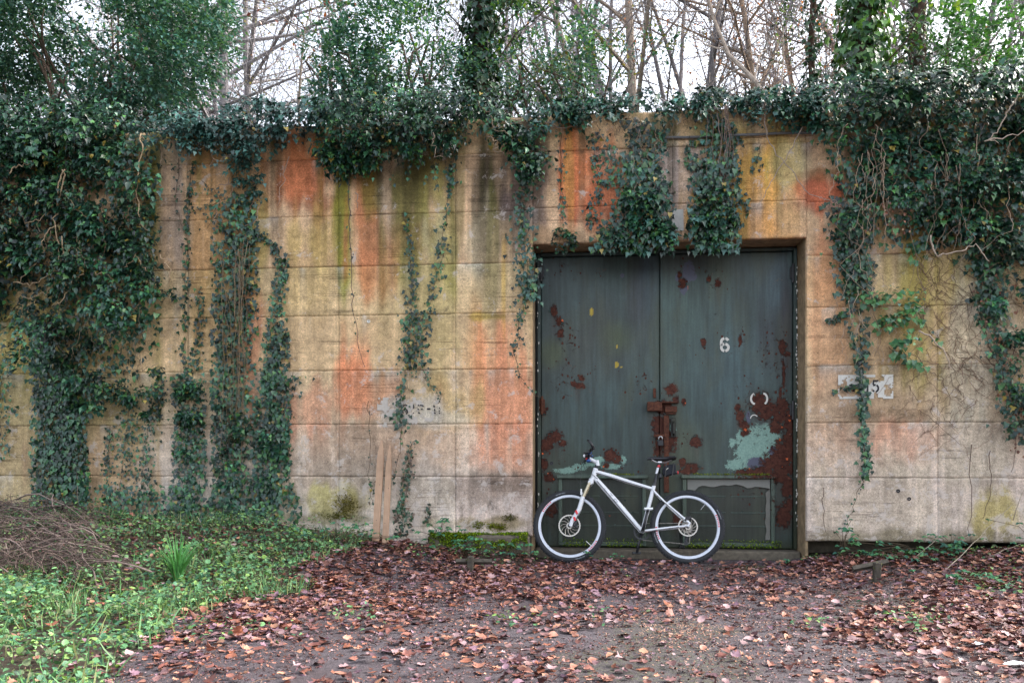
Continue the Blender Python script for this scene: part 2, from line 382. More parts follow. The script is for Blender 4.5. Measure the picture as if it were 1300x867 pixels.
# stains: each is (px, py, rx, ry, colour, strength) as soiling on the concrete itself
ST = [(60, 560, 150, 200, (176, 152, 104), .9), (10, 440, 60, 60, (150, 135, 70), .8), (120, 620, 80, 60, (186, 150, 118), .7),
      (190, 260, 18, 90, (112, 108, 44), .9), (222, 290, 20, 130, (160, 146, 136), .8), (270, 280, 35, 120, (184, 138, 84), .8),
      (300, 400, 40, 80, (176, 146, 108), .7), (318, 420, 16, 90, (196, 130, 100), .8), (330, 300, 22, 60, (150, 138, 44), .65),
      (385, 225, 44, 62, (196, 104, 60), .95), (385, 262, 40, 14, (112, 72, 50), .6), (395, 350, 45, 70, (184, 152, 104), .8), (385, 300, 40, 40, (170, 150, 70), .5),
      (436, 250, 12, 90, (104, 112, 22), .95), (442, 330, 10, 60, (140, 140, 60), .7), (465, 280, 20, 90, (182, 104, 60), .85), (470, 230, 16, 40, (96, 98, 30), .8), (490, 230, 12, 50, (128, 116, 96), .8),
      (518, 240, 22, 75, (84, 84, 30), .95), (540, 210, 40, 40, (88, 84, 36), .7), (528, 320, 26, 60, (150, 142, 76), .8), (470, 340, 26, 40, (186, 118, 78), .7), (500, 300, 60, 16, (130, 96, 66), .45),
      (572, 330, 22, 110, (166, 156, 84), .85), (618, 250, 34, 80, (72, 66, 52), .9), (622, 245, 12, 40, (34, 31, 26), .75), (600, 300, 40, 40, (176, 168, 138), .6), (630, 340, 30, 70, (140, 124, 98), .7),
      (672, 240, 30, 90, (84, 72, 72), .9), (690, 200, 20, 40, (58, 52, 50), .8), (660, 300, 30, 20, (150, 128, 100), .6),
      (735, 215, 34, 60, (204, 104, 56), .95), (745, 262, 46, 40, (196, 100, 62), .95), (722, 210, 8, 70, (190, 140, 70), .7), (775, 230, 30, 50, (186, 106, 70), .8), (720, 300, 50, 14, (172, 140, 102), .8),
      (858, 215, 30, 60, (184, 168, 160), .95), (850, 160, 30, 22, (158, 146, 108), .8), (882, 275, 22, 26, (200, 150, 66), .9), (915, 165, 60, 20, (150, 136, 84), .8),
      (965, 225, 50, 60, (212, 154, 72), .95), (962, 200, 12, 36, (168, 158, 52), .7), (1005, 205, 26, 26, (176, 170, 120), .75), (960, 285, 60, 22, (204, 148, 80), .85),
      (1040, 246, 26, 24, (188, 92, 60), .98), (1005, 270, 22, 24, (186, 160, 120), .6), (1040, 222, 30, 7, (120, 84, 50), .7),
      (1048, 400, 26, 110, (206, 150, 112), .85), (1045, 340, 24, 40, (210, 146, 104), .7), (1170, 390, 55, 110, (158, 140, 62), .85), (1250, 430, 70, 90, (198, 180, 158), .85),
      (1100, 440, 60, 40, (150, 118, 88), .6), (1110, 520, 90, 34, (166, 132, 102), .7), (1130, 527, 70, 10, (110, 84, 62), .5), (1140, 562, 60, 26, (204, 150, 122), .8), (1050, 555, 50, 40, (188, 158, 132), .6), (1120, 640, 120, 50, (182, 168, 148), .8), (1230, 580, 70, 50, (184, 172, 152), .8), (1275, 650, 40, 34, (172, 158, 84), .85), (1150, 684, 190, 12, (92, 86, 58), .7),
      (400, 440, 50, 50, (178, 148, 114), .7), (398, 520, 40, 42, (200, 138, 108), .85), (405, 600, 40, 40, (168, 146, 128), .8), (448, 475, 26, 60, (216, 126, 88), .95), (480, 500, 36, 30, (206, 134, 98), .7), (470, 420, 40, 30, (182, 150, 112), .6),
      (560, 420, 50, 60, (192, 164, 124), .75), (650, 420, 36, 40, (196, 160, 126), .6), (640, 510, 50, 90, (216, 134, 98), .9), (600, 460, 14, 80, (186, 130, 84), .5), (570, 520, 40, 30, (190, 158, 104), .7), (545, 580, 60, 40, (178, 148, 122), .7), (650, 585, 40, 30, (206, 148, 116), .7),
      (600, 622, 80, 26, (142, 130, 118), .9), (640, 612, 50, 12, (110, 100, 90), .6), (540, 625, 40, 34, (176, 164, 152), .8), (660, 645, 50, 14, (190, 178, 168), .7), (450, 560, 50, 30, (172, 142, 118), .7), (450, 605, 50, 30, (154, 138, 122), .8), (420, 635, 46, 20, (178, 168, 108), .9), (440, 640, 24, 14, (96, 84, 30), .7), (330, 640, 60, 20, (150, 140, 110), .7), (620, 664, 70, 9, (120, 108, 66), .8), (420, 658, 60, 8, (84, 84, 34), .7),
      (512, 522, 34, 16, (196, 184, 172), .8), (565, 532, 30, 10, (190, 180, 166), .55), (640, 360, 4, 60, (206, 160, 60), .5), (610, 402, 30, 5, (150, 126, 40), .7)]
def stain(V):
    px, py, _ = proj(V)
    x, z = V[:, 0], V[:, 2]
    C = np.tile(lin(206, 174, 138), (len(V), 1)); C = C + sm(2.0, .5, z)[:, None] * (lin(208, 192, 178) - lin(206, 174, 138))
    dr = noise(x * 7, z * .25, 3, 1) - .5; wob = noise(x * 2.2, z * 2.2, 5, 5) - .5; fine = noise(x * 16, z * 1.1, 4, 91) - .5
    C *= (1 + .35 * (noise(x * 1.2, z * .8, 3, 8)[:, None] - .5))
    for k, (a, b, rx, ry, col, s) in enumerate(ST):
        d = np.sqrt(((px - a) / rx) ** 2 + (((py - b) / ry) ** 2))
        d = d + .8 * wob + 1.3 * dr + .5 * (noise(x * 9, z * 1.4, 2, k) - .5) + .5 * (noise(x * 4, z * 4, 4, k + 60) - .5) + .9 * fine
        w = (s * .92 * sm(1.3, .5, d))[:, None]; col = np.array(col) * .88 + .12 * np.array([196, 174, 152])
        C = C * (1 - w) + lin(*col) * w
    for zj in (.83, 1.36, 1.91, 2.47, 2.97, 3.49, 4.07):      # run-off starting at each joint
        dz = zj - z; run = sm(.46, .62, noise(x * 10, z * 0 + zj * 7, 3, int(zj * 10))) * np.exp(-np.maximum(dz, 0) / (.05 + .22 * noise(x * 6, z * 0 + zj, 2, 4))) * (dz > 0) * .36
        C = C * (1 - run[:, None]) + np.array([.07, .055, .038]) * run[:, None]
        eff = sm(.60, .68, noise(x * 7, z * 0 + zj * 5, 3, int(zj * 20))) * np.exp(-np.maximum(dz, 0) / .10) * (dz > 0) * .55
        C = C * (1 - eff[:, None]) + np.array([.52, .47, .42]) * eff[:, None]
    drip = sm(.60, .74, noise(x * 13, z * .22, 2, 12)) * sm(2.0, 4.3, z) * .55   # dark run-off below the top
    C = C * (1 - drip[:, None]) + np.array([.045, .04, .018]) * drip[:, None]
    g = .5 * sm(.62, .72, noise(x * 5, z * .35, 3, 22)) * sm(1.5, 3.6, z)
    C = C * (1 - g[:, None]) + np.array([.13, .13, .028]) * g[:, None]
    return C
ZL = [.22, .83, 1.36, 1.91, 2.47, 2.97, 3.49, 4.07, WT]
XL = [X0, -9, PX(0) - .35, PX(60), PX(238), PX(430), PX(578), OL]
XM = [OL, PX(711), PX(854), PX(986), OR]
XR = [OR, PX(1190), PX(1330), 6.2, X1]
def panel(x0, x1, z0, z1, skirt=.05, yo=0.0):
    g = .00015; h = .0006
    x0 += g; x1 -= g; z0 += h; z1 -= h
    nx = max(2, int((x1 - x0) / .021)); nz = max(2, int((z1 - z0) / .021))
    if x1 < -7.2 or x0 > 5: nx = nz = 3
    xs = np.linspace(x0, x1, nx); zs = np.linspace(z0, z1, nz)
    X, Z = np.meshgrid(xs, zs, indexing='ij')
    ed = np.minimum(np.minimum(X - x0, x1 - X), np.minimum(Z - z0, z1 - Z))
    Y = yo +   .003 * (noise(X * 3, Z * 3, 3, 31) - .5) + .002 * (noise(X * 1.5, np.floor(Z / .105) * 3.7, 1, 14) - .5)
    Zj = Z + np.where((Z == z0) | (Z == z1), .010 * (noise(X * 9, Z, 2, 3) - .5), 0)
    Y = Y + np.where((Z == z0) | (Z == z1), .0035 * noise(X * 11, Z * 11, 1, 6), 0)
    V = np.stack([X, Y, Zj], -1).reshape(-1, 3)
    i, j = np.meshgrid(np.arange(nx - 1), np.arange(nz - 1), indexing='ij'); a = (i * nz + j).ravel()
    L = np.stack([a, a + nz, a + nz + 1, a + 1], -1)
    ring = np.concatenate([np.arange(nx) * nz, (nx - 1) * nz + np.arange(1, nz), (np.arange(nx - 2, -1, -1)) * nz + nz - 1, np.arange(nz - 2, 0, -1)])
    B = V[ring].copy(); B[:, 1] = skirt; nb = len(ring); o = len(V)
    k = np.arange(nb); k2 = (k + 1) % nb
    S = np.stack([ring[k2], ring[k], o + k, o + k2], -1)
    V = np.vstack([V, B]); L = np.vstack([L, S])
    rt = np.random.default_rng(int(z0 * 100)); tone = np.array([1, 1, 1]) * rt.uniform(.93, 1.09) * (1 + rt.normal(0, .02, 3)) * rng.uniform(.97, 1.03)
    me = np_mesh('panel', V, L.ravel(), np.full(len(L), 4), False, {'stain': stain(V) * tone})
    me.polygons.foreach_set('use_smooth', np.concatenate([np.ones(len(a), bool), np.zeros(nb, bool)]))
    ob = link('panel', me, M_wall); ob.parent = wall; ob.matrix_parent_inverse = Matrix.Translation((0, -.3, 0)); return ob
for a, b in zip(XL[:-1], XL[1:]):
    for k, (z0, z1) in enumerate(zip(ZL[:-1], ZL[1:])): panel(a, b, z0 if k else (.0 if a < -1.6 else .24), z1, yo=.004 * (rng.random() - .5))
for a, b in zip(XR[:-1], XR[1:]):
    for k, (z0, z1) in enumerate(zip(ZL[:-1], ZL[1:])): panel(a, b, z0, z1, skirt=.05, yo=.004 * (rng.random() - .5))
zm = [OT, 3.51, 4.07, WT]
for i, (a, b) in enumerate(zip(XM[:-1], XM[1:])):
    for z0, z1 in zip(zm[:-1], zm[1:]): panel(a, b, z0, z1, yo=.006 * (rng.random() - .5))
# reveal of the opening
j = MB(); j.box((OL - .012, DY / 2 + .04, 1.6), (.03, DY, OT * 1.0 + .06), bev=.008); wchild(j, 'jamb', M_jamb)
j = MB(); j.box((OR + .012, DY / 2 + .04, 1.6), (.03, DY, OT * 1.0 + .06), bev=.008); wchild(j, 'jamb', M_jamb)
j = MB(); j.box(((OL + OR) / 2, DY / 2 + .04, OT + .022), (OR - OL - .01, DY, .03), bev=.008); wchild(j, 'lintel', M_jamb)
# plinth with moss left of the door
pl = MB(); pl.box((PX(610), -.07, .10), (PX(672) - PX(545), .20, .32), bev=.02); wchild(pl, 'plinth', M_core)
cd = MB(); cd.tube([(PX(845) + .18 * i, -.03 + .004 * sin(i), 4.15 + .004 * cos(2 * i)) for i in range(9)], .013, 8); wchild(cd, 'conduit', simple('zinc_conduit', (.14, .15, .16), .5, .5))
for hx, hy in ((468, 408), (845, 190), (1140, 623), (1154, 633), (700, 588)):
    p = P(hx, hy, 0); h = MB(); h.lathe([(.004, -.003), (.012, -.006), (.017, -.008), (.018, .004)], p, 'y', 12, False); wchild(h, 'tie_hole', M_blackp if hx > 500 else M_whitep)

# ------------------------------------------------------------------ lettering helper: stencil strokes as thin paint films
def strokes(mb, lines, px, py, w, h, lw, y):
    """lines in a unit box (x right, y down); placed at photograph position px,py with size w,h in pixels"""
    for ln in lines:
        q = [Vector((P(px + a * w, py + b * h, y)[0], 0, P(px + a * w, py + b * h, y)[2])) for a, b in ln]
        L = []; R = []
        for i, p in enumerate(q):
            t = (q[min(i + 1, len(q) - 1)] - q[max(i - 1, 0)]).normalized(); n = Vector((-t.z, 0, t.x)) * lw / 2
            L.append(p + n); R.append(p - n)
        v = [(p.x, y, p.z) for p in L + R]; k = len(q)
        mb.add(v, [(i, k + i, k + i + 1, i + 1) for i in range(k - 1)])
def arc(cx, cy, rx, ry, a0, a1, n=9): return [(cx + rx * cos(radians(a0 + (a1 - a0) * i / n)), cy + ry * sin(radians(a0 + (a1 - a0) * i / n))) for i in range(n + 1)]
SIX = [arc(.5, .70, .36, .24, 98, 262, 12), arc(.5, .70, .36, .24, 278, 442, 12), [(.13, .58), (.13, .40)] + arc(.5, .32, .37, .26, 190, 262, 6), arc(.5, .32, .37, .26, 278, 335, 6)]
FIVE = [[(.9, .02), (.18, .02), (.14, .34)], [(.10, .42)] + arc(.46, .68, .44, .30, 245, 275, 4), arc(.46, .68, .44, .30, 290, 440, 8), arc(.46, .68, .44, .30, 110, 150, 4)]
# painted inscription right of the door
sg = MB(); a = P(1064, 476, -.004); b = P(1134, 506, -.004)
nx, nz = 44, 20
xs = np.linspace(a[0], b[0], nx); zs = np.linspace(b[2], a[2], nz)
for i in range(nx - 1):
    for k in range(nz - 1):
        u = (xs[i] + xs[i + 1]) / 2; v = (zs[k] + zs[k + 1]) / 2
        e = min(i, nx - 2 - i, k, nz - 2 - k)
        if noise(u * 14, v * 14, 3, 40) < (.60 if e < 2 else .54) + .10 * sin(i * .3 + 2): sg.add([(xs[i], -.0052, zs[k]), (xs[i + 1], -.0052, zs[k]), (xs[i + 1], -.0052, zs[k + 1]), (xs[i], -.0052, zs[k + 1])], [(0, 1, 2, 3)])
sg = wchild(sg, 'painted_panel', M_whitep)
t = MB(); strokes(t, FIVE, 1107.5, 483, 8.5, 14.5, .017, -.0075); strokes(t, [[(0, 0), (.4, 0)], [(.1, .3), (.1, 1)]], 1101, 484, 6, 14, .014, -.0075); strokes(t, [[(0, .85), (0, 1)]], 1084, 483, 6, 14, .018, -.0075)
o = t.build('digit', M_blackp); o.parent = sg
# faded inscription left of the door, on the remains of a whitewashed patch
rm = MB(); st_ = .010
for i in range(64):
    for k in range(30):
        x_ = PX(479) + i * st_; z_ = PZ(520, 542) + k * st_; e = ((i - 26) / 34) ** 2 + ((k - 15) / 16) ** 2
        if noise(x_ * 16, z_ * 16, 3, 46) > .50 + .16 * max(0, e - .25): rm.add([(x_, -.0052, z_), (x_ + st_, -.0052, z_), (x_ + st_, -.0052, z_ + st_), (x_, -.0052, z_ + st_)], [(0, 1, 2, 3)])
wchild(rm, 'whitewash_remains', simple('worn_whitewash', (.44, .40, .36), .9, 0, .2))
t = MB()
strokes(t, [arc(.5, .27, .4, .25, 190, 330, 5), arc(.5, .74, .42, .26, -80, 70, 6), [(.1, .9), (.2, .8)]], 511, 513.5, 7, 12, .012, -.009)
strokes(t, [[(.5, 0), (.5, .4)], [(.5, .82), (.5, .93)]], 523, 513.5, 4, 12, .012, -.009)
strokes(t, [[(.1, .08), (.3, .06)], [(.45, .05), (.95, .1), (1, .22)], [(0, .48), (.3, .5)], [(.6, .47), (.95, .5)], [(.1, .82), (.45, .95)]], 530, 513.5, 7, 12, .013, -.009)
strokes(t, [[(0, .5), (1, .5)]], 542, 513, 4.5, 12, .016, -.009)
strokes(t, [[(.2, .05), (.4, .3)], [(.5, .45), (.5, .7)], [(.3, .85), (.9, .95)]], 550, 513.5, 3.5, 12, .014, -.009)
strokes(t, [[(.5, .3), (.5, .45)], [(.5, .6), (.5, .75)], [(.4, .85), (.7, .97)]], 556, 513.5, 3.5, 12, .011, -.009)
wchild(t, 'faded_inscription', M_blackp)
# white paint patch above the door
sg = MB(); a = P(853, 266, -.0055); b = P(868, 294, -.0055)
sg.add([(a[0], -.0062, b[2]), (b[0], -.0062, b[2] + .01), (b[0] - .004, -.0062, a[2]), (a[0] + .005, -.0062, a[2] - .006)], [(0, 1, 2, 3)]); wchild(sg, 'paint_patch', M_whitep)

# ------------------------------------------------------------------ steel door
XLd, XMd, XRd = PX(684, DY), PX(838, DY), PX(1009, DY); ZB, ZT = .10, PZ(840, 320, DY)
door = thing('steel_door', 'rusty dark green double steel door with peeling paint and white number 6', 'door', ((XLd + XRd) / 2, DY, ZB))
def dchild(o, par=None):
    o.parent = par or door
    if par is None: o.matrix_parent_inverse = Matrix.Translation(door.location).inverted()
    return o
PAINT = [(760, 400, 90, 90, (66, 80, 80), .6), (760, 440, 70, 60, (66, 62, 54), .6), (785, 430, 22, 26, (74, 82, 50), .7), (703, 450, 18, 20, (84, 92, 58), .7), (815, 380, 22, 60, (62, 58, 68), .6), (825, 350, 16, 50, (62, 76, 92), .7), (700, 340, 30, 30, (74, 88, 92), .5),
         (870, 400, 60, 90, (74, 92, 86), .6), (985, 360, 24, 50, (78, 94, 104), .7), (915, 340, 20, 40, (78, 84, 62), .5), (880, 330, 40, 24, (70, 62, 60), .5), (975, 430, 20, 50, (52, 54, 60), .8), (1000, 420, 10, 70, (58, 50, 54), .8), (930, 470, 60, 60, (72, 92, 98), .6),
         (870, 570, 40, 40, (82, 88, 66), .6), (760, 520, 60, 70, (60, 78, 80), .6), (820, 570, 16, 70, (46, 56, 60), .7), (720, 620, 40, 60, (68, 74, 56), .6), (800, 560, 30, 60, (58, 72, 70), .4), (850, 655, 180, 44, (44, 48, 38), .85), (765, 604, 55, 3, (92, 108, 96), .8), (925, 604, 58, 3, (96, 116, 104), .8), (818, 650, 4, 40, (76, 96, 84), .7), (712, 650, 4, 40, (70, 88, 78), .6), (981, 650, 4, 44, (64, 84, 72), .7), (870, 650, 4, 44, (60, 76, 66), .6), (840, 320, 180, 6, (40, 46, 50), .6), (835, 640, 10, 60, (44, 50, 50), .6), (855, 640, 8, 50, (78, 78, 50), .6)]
CHIP = [(718, 345, 34, 40), (722, 420, 30, 50), (728, 480, 40, 40), (706, 560, 30, 40), (900, 352, 40, 30), (875, 350, 24, 36), (935, 425, 34, 30), (885, 440, 20, 30), (925, 405, 30, 20), (775, 350, 40, 10), (770, 350, 30, 14), (985, 450, 30, 60), (990, 370, 16, 40), (850, 540, 40, 50), (960, 520, 60, 60), (780, 610, 100, 30), (700, 640, 24, 60), (990, 640, 30, 60), (920, 640, 70, 40), (810, 480, 30, 60)]
RUST = [(703, 395, 4, 7), (710, 408, 5, 6), (712, 423, 4, 6), (738, 480, 4, 4), (728, 488, 4, 3), (735, 490, 8, 4), (692, 566, 6, 10), (697, 560, 6, 9), (706, 555, 8, 8), (714, 563, 6, 4), (775, 578, 8, 8), (783, 583, 5, 6), (690, 520, 5, 7), (697, 606, 7, 6), (770, 591, 4, 3),
        (867, 360, 5, 6), (863, 349, 3, 5), (893, 435, 3, 6), (912, 360, 4, 5), (900, 355, 3, 4), (940, 432, 2, 6), (994, 440, 5, 8), (1000, 450, 4, 3), (995, 475, 2, 22), (991, 500, 2, 10), (883, 561, 8, 7), (852, 495, 8, 7), (858, 508, 4, 5), (840, 517, 12, 9), (838, 540, 10, 12), (842, 555, 9, 8), (850, 560, 8, 12), (836, 570, 5, 12), (868, 510, 3, 4),
        (940, 530, 5, 12), (937, 518, 4, 6), (944, 540, 6, 6), (946, 550, 5, 4), (965, 513, 12, 14), (962, 505, 9, 5), (980, 520, 14, 9), (990, 527, 12, 11), (985, 542, 8, 8), (972, 528, 8, 6), (994, 515, 8, 10), (1002, 535, 8, 16), (1003, 560, 7, 26), (995, 575, 14, 18), (985, 588, 18, 12), (968, 597, 14, 6), (950, 599, 14, 4), (1002, 596, 8, 8), (990, 605, 12, 10), (1000, 615, 8, 16), (877, 594, 12, 6), (866, 588, 5, 5), (995, 655, 10, 14), (1003, 640, 5, 8), (892, 617, 4, 4), (945, 655, 8, 7), (788, 645, 12, 10), (780, 655, 6, 10), (872, 598, 10, 4), (700, 643, 8, 12), (690, 590, 5, 8), (740, 640, 6, 8), (760, 600, 6, 3), (800, 655, 5, 5), (860, 660, 6, 8)]
PALE = [(962, 560, 20, 20), (948, 570, 14, 16), (975, 552, 14, 14), (958, 582, 18, 14), (935, 590, 12, 8), (970, 575, 14, 16), (944, 552, 8, 10), (985, 560, 8, 10), (930, 562, 5, 6), (752, 588, 12, 4), (735, 593, 10, 4), (777, 592, 12, 4), (791, 583, 4, 5), (760, 583, 8, 4), (720, 597, 14, 4), (845, 540, 3, 12), (854, 545, 4, 8)]
SLATE = [(962, 588, 14, 8), (983, 574, 7, 8), (874, 345, 8, 14), (868, 366, 5, 8), (862, 352, 5, 6), (880, 352, 5, 5), (975, 596, 6, 4), (790, 350, 3, 3), (950, 530, 3, 8)]
def field(px, py, L, soft=.7):
    r = np.zeros(len(px))
    for a, b, rx, ry in L:
        d = np.sqrt(((px - a) / rx) ** 2 + ((py - b) / ry) ** 2); r = np.maximum(r, np.clip(.5 + (1 - d) * soft * .6, 0, 1))
    return r
def leaf_attrs(V):
    px, py, _ = proj(V); x, z = V[:, 0], V[:, 2]
    C = np.tile(lin(64, 79, 78), (len(V), 1))
    dr = noise(x * 9, z * .4, 3, 51) - .5
    for k, (a, b, rx, ry, col, s) in enumerate(PAINT):
        d = np.sqrt(((px - a) / rx) ** 2 + ((py - b) / ry) ** 2) + .8 * dr + .5 * (noise(x * 3, z * 3, 2, k) - .5); w = (s * sm(1.4, .3, d))[:, None]
        C = C * (1 - w) + lin(*col) * w
    yel = field(px, py, [(751, 396, 2.2, 5), (783, 463, 2.2, 4), (788, 466, 1.5, 1.5), (783, 440, 1, 2)], 4); w = sm(.45, .55, yel)[:, None]; C = C * (1 - w) + lin(206, 168, 40) * w
    orr = field(px, py, [(871, 366, 3, 2.5), (870, 369, 1.5, 2)], 4); w = sm(.45, .55, orr)[:, None]; C = C * (1 - w) + lin(226, 110, 60) * w
    for a, b, rx, ry in RUST:
        if rx < 4: continue
        u = noise(x * 40 + a, z * 1.2, 2, int(a)); L_ = 14 + 3 * ry
        w = (.55 * sm(1.1, .2, np.abs(px - a) / rx) * np.clip(1 - (py - b) / L_, 0, 1) * (py > b) * sm(.3, .7, u))[:, None]; C = C * (1 - w) + lin(84, 52, 40) * w
        w = (.45 * sm(2.0, .9, np.sqrt(((px - a) / rx) ** 2 + ((py - b) / ry) ** 2)))[:, None]; C = C * (1 - w) + lin(58, 54, 50) * w
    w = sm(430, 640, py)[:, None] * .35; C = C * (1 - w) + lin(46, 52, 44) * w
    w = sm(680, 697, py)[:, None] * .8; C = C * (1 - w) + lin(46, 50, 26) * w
    R = field(px, py, RUST)
    chips = .34 * sm(.1, .9, field(px, py, CHIP, 1.2)) * sm(.25, .55, noise(x * 6, z * 5, 3, 71))
    R = np.maximum(R, np.minimum(chips, .34)) ; 
    Mk = np.stack([R, field(px, py, PALE), field(px, py, SLATE)], -1)
    C = C * np.array([.80, .92, .90])
    return {'dcol': C, 'mask': Mk}
def plate(name, x0, x1, z0, z1, y, th, step=.0125, m=None, par=None, warp=.004):
    nx = int((x1 - x0) / step) + 2; nz = int((z1 - z0) / step) + 2
    X, Z = np.meshgrid(np.linspace(x0, x1, nx), np.linspace(z0, z1, nz), indexing='ij')
    Y = y + warp * (noise(X * 2.2, Z * 2.2, 2, 61) - .5) * 2
    V = np.stack([X, Y, Z], -1).reshape(-1, 3); i, j = np.meshgrid(np.arange(nx - 1), np.arange(nz - 1), indexing='ij'); a = (i * nz + j).ravel()
    L = np.stack([a, a + nz, a + nz + 1, a + 1], -1)
    ring = np.concatenate([np.arange(nx) * nz, (nx - 1) * nz + np.arange(1, nz), (np.arange(nx - 2, -1, -1)) * nz + nz - 1, np.arange(nz - 2, 0, -1)])
    B = V[ring].copy(); B[:, 1] += th; nb = len(ring); o = len(V); k = np.arange(nb); k2 = (k + 1) % nb
    V = np.vstack([V, B]); L = np.vstack([L, np.stack([ring[k2], ring[k], o + k, o + k2], -1)])
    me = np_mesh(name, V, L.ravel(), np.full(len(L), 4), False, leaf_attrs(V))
    me.polygons.foreach_set('use_smooth', np.concatenate([np.ones(len(a), bool), np.zeros(nb, bool)]))
    return dchild(link(name, me, m or M_door), par)
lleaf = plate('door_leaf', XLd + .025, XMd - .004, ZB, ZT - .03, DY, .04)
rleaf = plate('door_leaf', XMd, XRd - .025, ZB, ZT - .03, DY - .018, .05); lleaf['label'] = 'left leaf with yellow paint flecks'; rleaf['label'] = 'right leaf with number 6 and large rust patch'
def dbox(c, d, name, m, par=None, bev=.004, attrs=True, M=None, paint=None):
    mb = MB(); mb.box(c, d, M, bev); o = mb.build(name, m)
    if attrs:
        V = np.array(mb.v)
        for k, a in leaf_attrs(V).items():
            if paint is not None and k == 'dcol': a = a * .3 + .7 * paint
            if paint is not None and k == 'mask': a = a * .8
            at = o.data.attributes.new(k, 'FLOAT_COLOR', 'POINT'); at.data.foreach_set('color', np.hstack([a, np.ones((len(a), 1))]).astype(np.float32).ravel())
    return dchild(o, par)
fr = dbox((XLd + .004, DY + .0, (ZB + ZT) / 2), (.034, .06, ZT - ZB), 'door_frame', M_steel)
dbox((XRd - .004, DY - .01, (ZB + ZT) / 2), (.034, .07, ZT - ZB), 'door_frame', M_steel)
dbox(((XLd + XRd) / 2, DY, ZT - .008), (XRd - XLd - .045, .065, .032), 'door_frame', M_steel)
dbox(((OL + OR) / 2, DY + .09, OT / 2), (OR - OL + .05, .02, OT + .04), 'sky_blocker', M_black, attrs=False)  # added black plate that stops sky showing through gaps round the door
# flaking white edge along the frames: separate flakes of old paint, one mesh
fl = MB()
for k in range(110):
    z = rng.uniform(.3, 3.0); side = rng.random() < .75
    x = (XRd + .008 if side else XLd - .004) + rng.normal(0, .006); y = (DY - .048 if side else DY - .034); s = rng.uniform(.004, .013)
    pts = [(x + s * cos(q) * .6, y - rng.uniform(0, .004), z + s * sin(q) * 1.5) for q in np.linspace(0, 2 * pi, 6)[:-1]]; fl.add(pts, [(0, 1, 2, 3, 4)])
o = dchild(fl.build('paint_flakes', M_whitep, kind='stuff'))
# curled flakes standing round the rust patches
fl = MB(); cols = [lin(58, 74, 72), lin(72, 84, 80), lin(190, 96, 60), lin(96, 60, 50)]
for a, b, rx, ry in RUST:
    for k in range(3 if rx > 4 else 1):
        an = rng.uniform(0, 2 * pi); p = P(a + rx * cos(an), b + ry * sin(an), DY - .02); s = rng.uniform(.006, .02); d = Vector((rng.normal(), 0, rng.normal())).normalized(); n = Vector((-d.z, 0, d.x))
        q = Vector(p); v = []
        for i in range(4):
            f = i / 3; o_ = q + d * s * f + Vector((0, -s * .7 * f * f, 0)); w = s * .8 * (1 - .5 * f) * rng.uniform(.7, 1.2)
            v += [o_ + n * w, o_ - n * w]
        fl.add(v, [(2 * i, 2 * i + 1, 2 * i + 3, 2 * i + 2) for i in range(3)], cols[rng.choice(4, p=[.45, .3, .12, .13])])
dchild(fl.build('paint_curls', M_stem, kind='stuff'))
# number 6 and the broken arch of an older number
t = MB(); strokes(t, SIX, 914, 428.5, 12.5, 18, .027, DY - .0255); o = dchild(t.build('digit', M_whitep), rleaf)
t = MB(); strokes(t, [arc(.30, .45, .28, .42, 100, 250, 8), arc(.78, .45, .22, .42, -95, 70, 8)], 953, 499, 21, 16, .020, DY - .0255); o = dchild(t.build('digit', M_whitep), rleaf); o['label'] = 'worn remains of an older white number'
t = MB(); strokes(t, [arc(.5, .9, .45, .7, 190, 320, 8)], 952, 525, 11, 8, .010, DY - .0255); dchild(t.build('digit', M_whitep), rleaf)
# ventilation hatches low on both leaves
def hatch(l, r, top, bot, y, par):
    x0, x1 = PX(l, y), PX(r, y); z1, z0 = PZ((l + r) / 2, top, y), PZ((l + r) / 2, bot, y); xm = (x0 + x1) / 2
    h = dbox((xm, y - .002, (z0 + z1) / 2), (x1 - x0 - .04, .014, z1 - z0 - .04), 'hatch_panel', M_door, None, paint=lin(44, 50, 42))
    for nm, c, d in (('frame_bar', (xm, y - .03, z1 - .016), (x1 - x0 + .03, .08, .032)), ('frame_bar', (xm, y - .014, z0 + .018), (x1 - x0, .04, .036)),
                     ('frame_bar', (x0 + .02, y - .017, (z0 + z1) / 2), (.038, .044, z1 - z0 - .074)), ('frame_bar', (x1 - .02, y - .017, (z0 + z1) / 2), (.038, .044, z1 - z0 - .074))):
        dbox(c, d, nm, M_steel, h, paint=lin(88, 106, 94))
    w = (x1 - x0 - .2) / 2
    for zz in (.30, .53, .72):
        for s in (-1, 1): dbox((xm + s * (w / 2 + .025), y - .001, z1 - (z1 - z0) * zz), (w, .022, .018), 'rib', M_steel, h, .003, paint=lin(62, 76, 68))
    for s in (-1, 1): dbox((xm + s * (w / 2 + .025), y + .003, z1 - (z1 - z0) * .42), (w - .05, .012, (z1 - z0) * .12), 'louvre', M_steel, h, .004)
    return h, x0, x1, z0, z1
h1 = hatch(709, 820, 603, 692, DY, lleaf); h2 = hatch(866, 983, 603, 693, DY - .018, rleaf)
